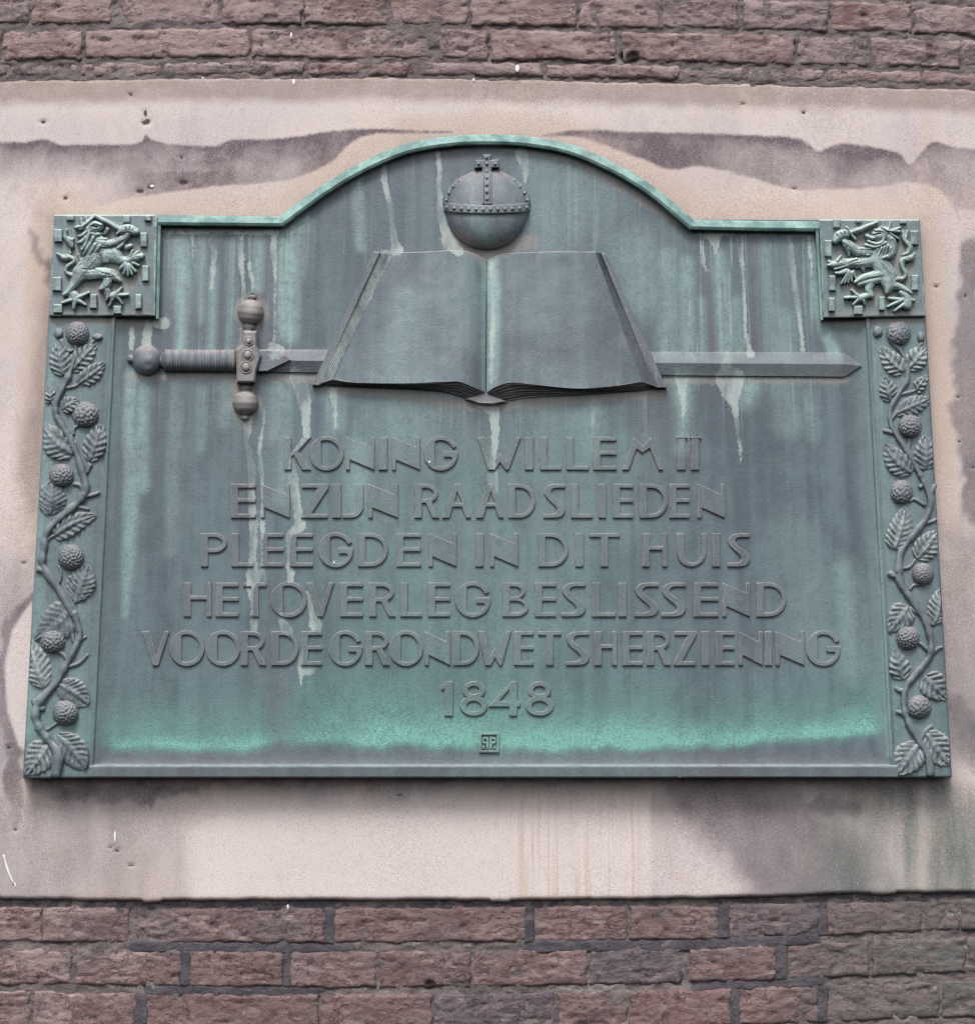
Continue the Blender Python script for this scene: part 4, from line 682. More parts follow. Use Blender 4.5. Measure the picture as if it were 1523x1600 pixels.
LION_R = [
    ([(850, 520, 86), (820, 600, 66), (880, 690, 66), (940, 780, 60)], 6.5), ([(880, 350, 56), (840, 370, 50), (800, 350, 24)], 7.6), ([(830, 380, 18), (770, 395, 16), (725, 372, 16)], 7.6), ([(735, 425, 12), (815, 452, 14), (880, 425, 14), (893, 360, 12)], 8.8), ([(715, 462, 14), (800, 482, 16), (905, 440, 16)], 8.4), ([(800, 315, 10), (850, 318, 12), (890, 330, 10)], 9),
    ([(868, 285, 10), (940, 318, 14), (1045, 328, 9)], 8.5), ([(882, 300, 12), (870, 225, 6)], 8), ([(940, 310, 14), (952, 238, 6)], 8), ([(990, 318, 14), (1050, 290, 6)], 8),
    ([(950, 380, 30), (980, 470, 32), (960, 560, 26), (880, 590, 18)], 7), ([(950, 340, 12), (1035, 402, 6)], 8.2), ([(970, 400, 14), (1000, 480, 7)], 8.2), ([(930, 470, 15), (905, 565, 8)], 8.4), ([(870, 490, 15), (830, 575, 8)], 8.4), ([(960, 490, 14), (935, 585, 7)], 8.4), ([(900, 480, 14), (870, 570, 8)], 8.4), ([(830, 500, 13), (790, 560, 8)], 8.2),
    ([(760, 530, 38), (640, 530, 34), (560, 470, 32), (500, 430, 24)], 6.8), ([(760, 500, 14), (650, 500, 10)], 7.6), ([(740, 560, 14), (620, 550, 10)], 7.4), ([(540, 490, 16), (545, 562, 8)], 6.4), ([(500, 460, 16), (522, 525, 8)], 6.4), ([(590, 480, 14), (610, 540, 8)], 7), ([(408, 422, 22), (450, 372, 38), (512, 352, 34)], 7.4), ([(430, 350, 12), (460, 390, 10)], 8.8), ([(465, 335, 12), (495, 380, 10)], 8.8), ([(500, 325, 12), (525, 370, 10)], 8.8), ([(520, 288, 9), (605, 404, 9)], 8), ([(560, 342, 19), (700, 290, 18), (818, 240, 12)], 6.4),
    ([(770, 620, 48), (640, 640, 38), (520, 640, 32), (400, 655, 26), (335, 665, 8)], 6.2), ([(620, 600, 12), (500, 640, 10), (380, 680, 8)], 7.2), ([(620, 630, 12), (480, 680, 10), (400, 700, 8)], 7.2), ([(430, 620, 16), (462, 575, 8)], 6.4), ([(400, 650, 14), (345, 625, 8)], 6.2), ([(680, 680, 26), (690, 718, 8)], 5), ([(520, 720, 24), (455, 742, 16), (418, 740, 12)], 6),
    ([(545, 725, 14), (465, 848, 7)], 6.8), ([(555, 735, 13), (500, 838, 7)], 6.8), ([(565, 740, 13), (535, 832, 7)], 6.8), ([(575, 735, 13), (570, 820, 7)], 6.8), ([(585, 730, 13), (610, 790, 7)], 6.6),
    ([(900, 740, 48), (800, 760, 32), (680, 790, 27), (605, 832, 12)], 6.4), ([(860, 800, 28), (740, 825, 24), (640, 855, 14)], 6), ([(760, 830, 34), (740, 900, 30), (765, 965, 22)], 5.8), ([(740, 960, 24), (650, 990, 28)], 5.6), ([(650, 980, 16), (570, 908, 8)], 5.6), ([(620, 980, 14), (505, 985, 11)], 5.4), ([(640, 1000, 16), (588, 1052, 8)], 5.4), ([(690, 1010, 14), (702, 1052, 8)], 5.4),
    ([(930, 800, 66), (940, 870, 48), (918, 935, 14)], 6.6), ([(960, 850, 38), (1060, 880, 22), (1165, 942, 9)], 6), ([(1060, 935, 20), (1120, 980, 38), (1120, 1060, 34)], 5.8), ([(1080, 1000, 18), (1000, 1040, 14), (925, 1075, 7)], 5.6), ([(1060, 1005, 16), (940, 990, 11)], 5.4), ([(1090, 1050, 18), (995, 1115, 8)], 5.4), ([(1140, 1000, 16), (1188, 1012, 8)], 5.4),
    ([(1020, 800, 16), (1080, 800, 18), (1108, 755, 14), (1080, 690, 15), (1070, 630, 20), (1100, 600, 25), (1160, 590, 24), (1192, 548, 7)], 5), ([(1150, 495, 22), (1130, 540, 15), (1078, 562, 7)], 5), ([(1080, 330, 9), (1090, 400, 17), (1120, 440, 17), (1152, 485, 18)], 5), ([(1120, 330, 8), (1110, 390, 13)], 5),
]
CARVE_R = [([(800, 360), (850, 350)], 10, 4), ([(770, 425), (800, 418)], 7, 3), ([(860, 640), (960, 760)], 6, 1.2), ([(740, 790), (850, 780)], 6, 1.5)]
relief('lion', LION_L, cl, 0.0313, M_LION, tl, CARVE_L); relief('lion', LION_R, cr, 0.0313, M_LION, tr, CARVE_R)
for rects, cv, par in (((( 280, 168, 355, 217), (840, 168, 910, 237), (1055, 168, 1120, 222), (158, 305, 240, 430), (1010, 340, 1080, 480), (1030, 665, 1095, 820), (140, 780, 230, 915), (510, 950, 585, 1090), (960, 950, 1025, 1095), (150, 1050, 240, 1135), (745, 1065, 825, 1145)), cl, tl),
                       (((385, 203, 460, 290), (610, 212, 670, 242), (1045, 212, 1115, 250), (300, 415, 375, 575), (345, 765, 415, 915), (340, 985, 405, 1120), (590, 1065, 680, 1150), (840, 975, 900, 1110), (1150, 320, 1230, 460), (1160, 760, 1230, 910)), cr, tr)):
    for x0, y0, x1, y1 in rects:
        a, b = cv(x0, y0), cv(x1, y1); prism('billet', [(a[0], a[1]), (b[0], a[1]), (b[0], b[1]), (a[0], b[1])], 0.0300, 0.0358, M_LION, par, 1.3, 0.0012)

# ------------------------------------------------------------------ vine borders
def leaf(base, tip, w, parent, d, bend=0.0, ns=34, nt=15):
    base, tip = np.array(base, float), np.array(tip, float); ax = tip - base; L = np.hypot(*ax); ax /= L; nr = np.array([-ax[1], ax[0]])
    S, T = np.meshgrid(np.linspace(0, 1, ns), np.linspace(-1, 1, nt), indexing='ij'); rr = random.Random(int(base[0] * 31 + base[1])); nv = max(4, int(round(L / rr.uniform(7.5, 10.5)))); pw = rr.uniform(0.58, 0.95); lean = rr.uniform(-0.5, 0.5)
    wid = np.sin(np.pi * np.clip(S, 0, 1) ** pw) ** rr.uniform(0.6, 0.85); ph = (S * nv - 0.75 * np.abs(T) * nv * w / L * 0.5) % 1.0
    wid = wid * (1 + 0.11 * (np.abs(T) > 0.9) * (((S * nv * 1.6) % 1.0) - 0.5)); half = w / 2 * wid + 0.6
    ridge = 0.5 - 0.5 * np.cos(2 * np.pi * ph); h = 1.2 + 3.0 * wid * (1 - 0.45 * T * T) * (0.55 + 0.45 * np.sin(np.pi * S)) + 2.8 * (ridge - 0.5) * np.clip(np.abs(T) * 2.2, 0, 1) * wid
    h += lean * T * 2.2 + fbm(S * 7 + base[0], T * 3 + base[1], 201, 3) * 2.4; h += 1.1 * np.exp(-(T / 0.13) ** 2) - 0.9 * np.exp(-((np.abs(T) - 0.26) / 0.1) ** 2); h = np.where(np.abs(T) > 0.97, -0.5, h); h[0] = -0.3; h[-1] = 0.3
    bx = bend * np.sin(np.pi * S) * L; X = base[0] + ax[0] * S * L + nr[0] * (T * half + bx); Y = base[1] + ax[1] * S * L + nr[1] * (T * half + bx)
    Y = np.minimum(Y, 1211.0); X = np.clip(X, 78.5 - (Y - 488) * 0.0563, 1443.5 + (Y - 488) * 0.0571)
    o = obj('leaf', P(X, Y, d + h * MM).reshape(-1, 3), grid_faces(ns, nt, True), M_VINE, parent, True); fixn_out(o); paint(o, k=0.5)
    pv = np.clip(0.27 + 0.42 * ridge * np.clip(np.abs(T) * 2, 0, 1) + 0.30 * np.exp(-(T / 0.13) ** 2) + rr.uniform(-0.15, 0.08), 0, 1)  # pale vein and midrib crests: highlights put into the colour
    o.data.attributes['pale'].data.foreach_set('value', pv.ravel().astype(np.float32)); return o
def fixn_out(o):
    me = o.data; nrm = np.empty(len(me.polygons) * 3, np.float32); me.polygons.foreach_get('normal', nrm)
    if nrm.reshape(-1, 3)[:, 1].mean() > 0: me.flip_normals()
STEM_L = [(88, 1214, 8.5), (90, 1177, 8), (74, 1155, 7.5), (59, 1131, 7), (56, 1109, 7), (67, 1090, 6.5), (89, 1066, 6), (103, 1039, 6), (118, 1010, 6), (125, 992, 5.5), (118, 965, 5.5), (110, 953, 5.5), (91, 920, 6), (73.6, 895, 7), (66, 877, 6.5), (69, 854, 6), (74, 830, 6), (96, 808, 6), (121, 786, 6), (132, 770, 6), (133, 754, 6), (126, 728, 5.5), (114, 695, 5.5), (99, 668, 5), (88, 647, 5), (89, 624, 5), (102, 599, 5), (111, 578, 4.5), (118, 556, 4), (120, 536, 2.5)]
STEM_R = [(1453, 1213, 6), (1450, 1182, 6), (1436, 1158, 6), (1419, 1128, 5.5), (1412, 1103, 5), (1415, 1074, 5), (1433, 1051, 5.5), (1452, 1025, 5.5), (1454, 1000, 6), (1447, 974, 5.5), (1440, 962, 5.5), (1423, 936, 6), (1406, 910, 6.5), (1404, 884, 6), (1407, 863, 5.5), (1423, 840, 5.5), (1444, 814, 5.5), (1453, 790, 5.5), (1451, 773, 5), (1441, 749, 5), (1434, 736, 5), (1418, 707, 5), (1401, 680, 4.5), (1391, 662, 4.5), (1391, 639, 4), (1404, 615, 4), (1417, 592, 4), (1415, 564, 3.5), (1404, 545, 3), (1390, 532, 2)]
TWIG_L = [[(119, 545, 2), (106, 548, 3), (95, 530, 3)], [(118, 560, 2), (140, 538, 2.4), (148, 532, 2.4)], [(104, 606, 3), (118, 603, 2.5), (124, 599, 2)], [(88, 640, 3.5), (82, 627, 3)], [(115, 680, 2.5), (117, 668, 2.5), (128, 664, 2)], [(131, 770, 4), (126, 759, 3.5), (114, 756, 3)], [(73, 893, 6), (58, 889, 5)], [(72, 846, 3), (80, 839, 2.5), (86, 837, 2)], [(92, 912, 3), (96, 896, 2.5), (92, 884, 2)], [(120, 936, 3), (118, 942, 3)], [(108, 1033, 4), (98, 1022, 3.5), (90, 1018, 3)], [(116, 1005, 3.5), (113, 988, 3.5), (114, 983, 3)], [(122, 1003, 3), (136, 994, 1.5)], [(106, 1042, 3), (124, 1036, 3), (138, 1022, 2)], [(58, 1106, 7), (70, 1108, 4)], [(56, 1100, 6), (52, 1092, 4)], [(72, 1142, 2), (86, 1132, 2.5), (92, 1128, 2)], [(112, 790, 3), (128, 793, 3), (140, 796, 2)], [(132, 776, 4), (150, 772, 3), (156, 768, 2)], [(142, 725, 4), (135, 740, 3)]]
TWIG_R = [[(1413, 566, 2.5), (1430, 550, 3), (1440, 535, 3)], [(1402, 617, 3), (1424, 612, 2.5), (1433, 606, 2)], [(1392, 655, 3.5), (1400, 645, 3), (1408, 639, 2)], [(1396, 676, 4), (1386, 674, 3.5), (1379, 672, 3)], [(1418, 704, 3.5), (1420, 690, 3), (1420, 684, 3)], [(1443, 756, 3.5), (1436, 762, 4)], [(1452, 775, 4), (1458, 762, 4), (1461, 757, 3)], [(1445, 790, 3), (1428, 780, 2.5), (1420, 784, 2)], [(1444, 818, 3), (1455, 815, 3), (1463, 811, 2.5)], [(1406, 888, 3), (1420, 886, 2.5), (1430, 874, 2)], [(1404, 902, 6), (1391, 897, 5), (1387, 895, 4)], [(1420, 922, 2.5), (1428, 914, 2.5), (1444, 915, 2)], [(1438, 960, 4), (1420, 950, 3)], [(1452, 1018, 3.5), (1438, 1006, 3), (1430, 1004, 2)], [(1452, 1026, 4), (1464, 1014, 3), (1472, 1011, 2)], [(1416, 1078, 4), (1405, 1079, 4), (1398, 1074, 3)], [(1416, 1116, 5), (1405, 1113, 4), (1399, 1112, 3)], [(1438, 1156, 4), (1446, 1142, 4), (1456, 1134, 3)], [(1448, 970, 3), (1458, 976, 2.5), (1462, 970, 2)]]
LEAF_L = [((99, 588), (92, 536), 27), ((113, 580), (149, 539), 25), ((121, 601), (162, 569), 22), ((115, 711), (68, 666), 38), ((140, 722), (157, 665), 28), ((79, 806), (83, 753), 38), ((84, 838), (147, 806), 27), ((117, 941), (137, 885), 34), ((112, 950), (58, 999), 44), ((69, 1076), (47, 1003), 34), ((89, 1068), (136, 1100), 33), ((87, 1146), (131, 1200), 36), ((77, 1161), (42, 1213), 38), ((80, 630), (76, 604), 15), ((97, 640), (122, 625), 20)]
LEAF_R = [((1412, 582), (1376, 543), 26), ((1417, 578), (1446, 544), 26), ((1390, 628), (1381, 590), 22), ((1430, 612), (1448, 587), 15), ((1398, 647), (1450, 623), 23), ((1424, 740), (1382, 696), 30), ((1445, 735), (1446, 682), 30), ((1396, 859), (1413, 794), 31), ((1432, 874), (1463, 832), 30), ((1459, 976), (1470, 920), 29), ((1418, 946), (1390, 987), 32), ((1409, 1063), (1397, 1016), 26), ((1443, 1056), (1477, 1090), 34), ((1444, 1142), (1481, 1194), 36), ((1437, 1158), (1403, 1209), 38)]
BERRY_L = [(121, 521, 19), (133.5, 648, 20.5), (96.5, 743, 19), (111, 871, 21), (82.5, 1002, 19), (102.5, 1114, 20)]
BERRY_R = [(1403, 521, 18.5), (1421, 666, 18), (1408, 769, 18), (1441, 897, 17.5), (1418, 997, 18), (1435.5, 1105, 19)]
BUD_L = [(92, 521, 8, 9), (153, 527, 9, 6)]; BUD_R = [(1371, 519, 8, 9), (1438, 527, 6, 9)]
for st, tw, lf, be, bu, par in ((STEM_L, TWIG_L, LEAF_L, BERRY_L, BUD_L, bl), (STEM_R, TWIG_R, LEAF_R, BERRY_R, BUD_R, br)):
    s = tube('vine_stem', st, M_VINE, par, 0.0268, 0.95, 10, 0.55); paint(s, k=0.5)
    for p in tw: q = tube('twig', p, M_VINE, par, 0.0262, 0.9, 8); paint(q, k=0.5)
    for a, b, w in lf: leaf(a, (b[0] + (b[0] - a[0]) * 0.07, b[1] + (b[1] - a[1]) * 0.05), w * 1.34, par, 0.0252, random.uniform(-0.06, 0.06))
    for x, y, r in be: q = ball('berry', x, y, r * random.uniform(0.95, 1.04), r * random.uniform(0.95, 1.04), r * random.uniform(0.52, 0.66) * MM, M_BERRY, par, 0.0252, 84, 28, random.choice([52, 64, 78, 90]), random.uniform(0.10, 0.17), random.uniform(0, 6)); paint(q, k=0.4)
    for x, y, a, b in bu: q = ball('bud', x, y, a, b, 0.0055, M_VINE, par, 0.0252, 20, 10, 8, 0.12); paint(q, k=0.4)

# ------------------------------------------------------------------ sword
GR = 563.5
grip = lathe('grip', 254, GR, 1, 0.004, [(-2, 11), (2, 13), (4, 16.5)] + [(4 + i * 0.9, 17.2 + 1.0 * math.sin(i * 0.9 / 4.6 * 2 * math.pi) + 0.5 * math.sin(i * 1.7)) for i in range(1, 122)] + [(115, 14)], M_RAISED, plaque, 0.0195, 1.0, 28); paint(grip)
pom = lathe('pommel', 229.5, 562.5, 1, 0, [(24 * math.sin(a), 23.5 * math.cos(a)) for a in np.linspace(-1.5, 1.5, 22)], M_RAISED, plaque, 0.0195, 1.0, 40, lambda s, a: 0.035 * math.sin(9 * a) * (-4 < s < 6) + (-0.03 if abs(s + 5) < 1.5 else 0)); paint(pom)
q = lathe('pommel_knob', 205, 561, 1, 0.03, [(-6.5, 1), (-5, 5), (0, 7), (4, 6), (8, 5)], M_RAISED, pom, 0.0215, 1.0, 16); paint(q)
q = lathe('collar', 252, GR, 1, 0, [(-6, 8), (-3, 11), (0, 9), (3, 11), (5, 11)], M_RAISED, grip, 0.0205, 1.0, 20); paint(q)
guard = prism('crossguard', [(380, 517), (402, 517), (402, 541), (409, 556), (401, 580), (399, 598), (370, 598), (369, 546), (378, 538)], 0.016, 0.0345, M_RAISED, plaque, 3.0, 0.003, 1); paint(guard)
for x, y, r in ((389, 533, 5.5), (387, 555, 7.5), (384.5, 574, 7.5)):
    rg = tube('jewel_setting', [(x + r * 1.15 * math.cos(a), y + r * 1.15 * math.sin(a), 1.6) for a in np.linspace(0, 2 * np.pi, 11)], M_RAISED, guard, 0.0345, 0.9, 8); q = ball('jewel', x, y, r, r, 0.0042, M_RAISED, guard, 0.0345, 16, 8); paint(q); paint(rg)
def quillon(name, sgn, x0, y0, dx):
    pr = [(0, 8), (4, 9), (7, 6), (9, 5.5), (12, 9.5), (15, 8), (17, 6.5)] + [(36 + 19.5 * math.sin(a), 20.5 * math.cos(a)) for a in np.linspace(-1.25, 1.35, 20)] + [(57, 5), (58, 6.5), (62, 6), (64, 1)]
    o = lathe(name, x0, y0, dx, sgn, pr, M_RAISED, plaque, 0.0205, 0.95, 28, lambda s, a: (-0.05 if (abs(s - 30) < 1.6 or abs(s - 40) < 1.6) else 0)); paint(o); return o
qu = quillon('quillon', -1, 388, 523, 0.10); quillon('quillon', 1, 384.6, 593, -0.03)
lp = tube('finial_loop', [(394 + 5 * math.cos(a), 462 + 5 * math.sin(a), 1.8) for a in np.linspace(0, 2 * np.pi, 11)], M_RAISED, qu, 0.0225, 1.0, 8); paint(lp)
def blade_mesh():
    xs = np.concatenate([np.linspace(402, 522, 24), np.linspace(536, 994, 20), np.linspace(1008, 1318, 40)]); n = len(xs); top = np.interp(xs, [402, 1318], [545.5, 551]); bot = np.interp(xs, [402, 1318], [581.5, 589]); rid = np.interp(xs, [402, 450, 460, 1318], [563, 563, 563.5, 569])
    low = np.interp(xs, [402, 524, 534, 996, 1006, 1318], [1, 1, 0, 0, 1, 1]); e = 0.0222 * low + 0.0190 * (1 - low); r = 0.0264 * low + 0.0195 * (1 - low); b = 0.0185 + 0 * xs
    V = np.stack([P(xs, top, b), P(xs, top + 0.8, e), P(xs, rid, r), P(xs, bot - 0.6, e), P(xs, bot, b)], 1).reshape(-1, 3)
    F = grid_faces(n, 5).tolist(); m = len(V); V = np.vstack([V, P(1345, 571.5, 0.0235)[None], P(1347, 572, 0.0185)[None]]); a = (n - 1) * 5
    F += [(a + 1, a + 2, m), (a + 2, a + 3, m), (a, a + 1, m, m + 1), (a + 3, a + 4, m + 1, m), (0, 1, 2, 3, 4)]
    return V, F
Vb, Fb = blade_mesh(); blade = obj('blade', Vb, Fb, M_RAISED, plaque); fixn(blade); paint(blade)
q = prism('ricasso', [(402, 546.2), (438, 546.6), (456, 563), (418, 581), (402, 581)], 0.018, 0.0290, M_RAISED, blade, 2.0, 0.003); paint(q)

# ------------------------------------------------------------------ open book
def ribbon(name, rows, mat, parent, smooth=True):
    """surface through px rows, each a list of (x, y, depth mm); all rows the same length"""
    R = np.array(rows, float)
    if name == 'page_surface': R[..., 2] += fbm(R[..., 0] / 26, R[..., 1] / 26, 181, 4) * 1.6
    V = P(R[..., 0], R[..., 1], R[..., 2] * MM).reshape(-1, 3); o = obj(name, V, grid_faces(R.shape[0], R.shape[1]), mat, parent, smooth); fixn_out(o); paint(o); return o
def lerp_curve(pts, n): c = catmull(pts, 8); s = np.linspace(0, len(c) - 1, n); i = np.clip(s.astype(int), 0, len(c) - 2); f = (s - i)[:, None]; return c[i] * (1 - f) + c[i + 1] * f
NB = 46
pgT_L = lerp_curve([(610, 396, 24.5), (660, 394.5, 25.5), (715, 392, 26.5), (740, 396, 25), (759, 406, 22)], NB); pgB_L = lerp_curve([(522, 592, 30), (560, 597.5, 31.5), (640, 599, 34), (690, 596, 36), (718, 595, 36.5), (738, 603, 34), (758, 612, 27)], NB)
pgT_R = lerp_curve([(762, 406, 22), (780, 398.5, 25), (810, 396, 26), (870, 394, 25), (930, 394.5, 24)], NB); pgB_R = lerp_curve([(760, 612, 27), (776, 602, 34), (798, 597, 36.5), (830, 600, 36), (900, 606, 33.5), (960, 602, 32), (1000, 596, 30)], NB)
def pages(T, B, n=44):
    return [T * (1 - k) + B * k for k in np.linspace(0, 1, n)]
pl_ = ribbon('page_surface', pages(pgT_L, pgB_L), M_FIELD, plaque); pr_ = ribbon('page_surface', pages(pgT_R, pgB_R), M_FIELD, plaque)
lowL = lerp_curve([(497, 603, 20), (560, 605.5, 20), (640, 608.5, 20), (690, 613, 20), (712, 619, 20), (728, 625, 20), (746, 629, 20)], NB); lowR = lerp_curve([(772, 629, 20), (792, 628, 20), (830, 622, 20), (900, 619, 20), (960, 614, 20), (1000, 611, 20), (1030, 607.5, 20)], NB)
def leaves_edge(B, Lw, parent):
    rows = []; n = 26
    for i, k in enumerate(np.linspace(0, 1, n)):
        r = B * (1 - k) + Lw * k; r = r.copy(); r[:, 2] += (0.9 if i % 2 else -0.9) * (0 < i < n - 1); r[:, 1] += 0.5 * np.sin(np.linspace(0, 9, NB) + i * 1.3) * (0 < i < n - 1); rows.append(r)
    return ribbon('page_edges', rows, M_RAISED, parent, False)
leaves_edge(pgB_L, lowL, pl_); leaves_edge(pgB_R, lowR, pr_)
def side_edge(a0, a1, b0, b1, parent, n=15, m=30):
    """fore-edge from the page corner line (a) out to the cover (b), ridged along its length"""
    rows = []
    for i, k in enumerate(np.linspace(0, 1, n)):
        A = np.array(a0) * (1 - k) + np.array(b0) * k; B = np.array(a1) * (1 - k) + np.array(b1) * k; z = 0.55 * (1 if i % 2 else -1) * (0 < i < n - 1)
        rows.append([A * (1 - s) + B * s + np.array([0, 0, z]) for s in np.linspace(0, 1, m)])
    return ribbon('fore_edge', rows, M_VINE, parent, False)
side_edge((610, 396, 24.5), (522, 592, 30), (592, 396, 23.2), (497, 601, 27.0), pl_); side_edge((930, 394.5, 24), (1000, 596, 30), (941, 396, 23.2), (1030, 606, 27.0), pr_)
for poly, par in (([(583, 393), (594, 394), (500, 603), (488, 602)], pl_), ([(937, 394), (946, 397), (1041, 606), (1024, 606)], pr_)):
    q = prism('cover_board', poly, 0.017, 0.0268, M_VINE, par, 1.2, 0.001); paint(q)
q = prism('spine_end', [(757, 611), (792, 628), (770, 633), (748, 632), (726, 624)], 0.017, 0.0262, M_VINE, pl_, 3.0, 0.004); paint(q)
# page tops reach back to the field
ribbon('page_top', [pgT_L, np.stack([pgT_L[:, 0], pgT_L[:, 1] - 1.5, np.full(NB, 19.0)], -1)], M_RAISED, pl_); ribbon('page_top', [pgT_R, np.stack([pgT_R[:, 0], pgT_R[:, 1] - 1.5, np.full(NB, 19.0)], -1)], M_RAISED, pr_)

# ------------------------------------------------------------------ orb
orb = ball('orb', 760.5, 327, 63.5, 63, 0.023, M_RAISED, plaque, 0.0205, 56, 26); paint(orb)
def band(name, pts, parent, d, flat): q = tube(name, pts, M_RAISED, parent, d, flat, 8); paint(q); return q
def orb_d(x, y): return 0.0195 + 0.023 * math.sqrt(max(0.0, 1 - ((x - 760.5) / 66) ** 2 - ((y - 327) / 66) ** 2))
eq = [(760.5 + 67.5 * s, 322.0 + 5.0 * math.sqrt(max(0, 1 - s * s))) for s in np.linspace(-1, 1, 25)]
V = []
for x, y in eq:
    d = orb_d(x, y); V.append([(x, y - 7, d - 0.001), (x, y - 6.5, d + 0.0020), (x, y - 4.5, d + 0.0026), (x, y + 4.5, d + 0.0026), (x, y + 6.5, d + 0.0020), (x, y + 7, d - 0.001)])
V = np.array(V, float); ob = obj('equator_band', P(V[..., 0], V[..., 1], V[..., 2]).reshape(-1, 3), grid_faces(25, 6), M_RAISED, orb); fixn_out(ob); paint(ob)
for x, y in [eq[i] for i in range(1, 24, 2)]: q = ball('bead', x, y, 3.6, 3.4, 0.0028, M_RAISED, orb, orb_d(x, y) + 0.0026, 12, 6); paint(q)
dome = [(760.5 + 64 * math.cos(a), 320 - 49 * math.sin(a)) for a in np.linspace(0.03, np.pi - 0.03, 27)]
band('dome_band', [(x, y, 4.6) for x, y in dome], orb, 0.0222, 0.9); band('dome_moulding', [(760.5 + 58.5 * math.cos(a), 320 - 43.5 * math.sin(a), 1.4) for a in np.linspace(0.03, np.pi - 0.03, 21)], orb, 0.0262, 1.5)
for i in (1, 3, 5, 7, 9, 11, 15, 17, 19, 21, 23, 25): q = ball('bead', dome[i][0], dome[i][1], 3.4, 3.4, 0.0030, M_RAISED, orb, 0.0245, 12, 6); paint(q)
V = []
for y in np.linspace(268, 318, 12):
    d = max(orb_d(760.5, y), 0.030); V.append([(752.5, y, d - 0.002), (752.8, y, d + 0.0026), (755, y, d + 0.0030), (756.5, y, d + 0.0016), (764.5, y, d + 0.0016), (766, y, d + 0.0030), (768.2, y, d + 0.0026), (768.5, y, d - 0.002)])
V = np.array(V, float); ob = obj('centre_band', P(V[..., 0], V[..., 1], V[..., 2]).reshape(-1, 3), grid_faces(12, 8), M_RAISED, orb); fixn_out(ob); paint(ob)
for y in (278, 289, 300, 311): q = ball('bead', 760.5, y, 3.4, 3.4, 0.0028, M_RAISED, orb, orb_d(760.5, y) + 0.0018, 12, 6); paint(q)
cross = prism('cross', [(754, 241.5), (767, 241.5), (766.5, 250), (779, 249), (780, 262), (768, 262), (768.5, 274), (752.5, 274), (753, 262), (741, 263), (742, 249.5), (754.5, 250)], 0.018, 0.0315, M_VINE, orb, 1.4, 0.0015); paint(cross)
for x, y in ((760.5, 246), (747.5, 256), (760.5, 256), (773.5, 256), (760.5, 268)): q = ball('bead', x, y, 3.3, 3.3, 0.0030, M_RAISED, orb, 0.0315, 12, 6); paint(q)

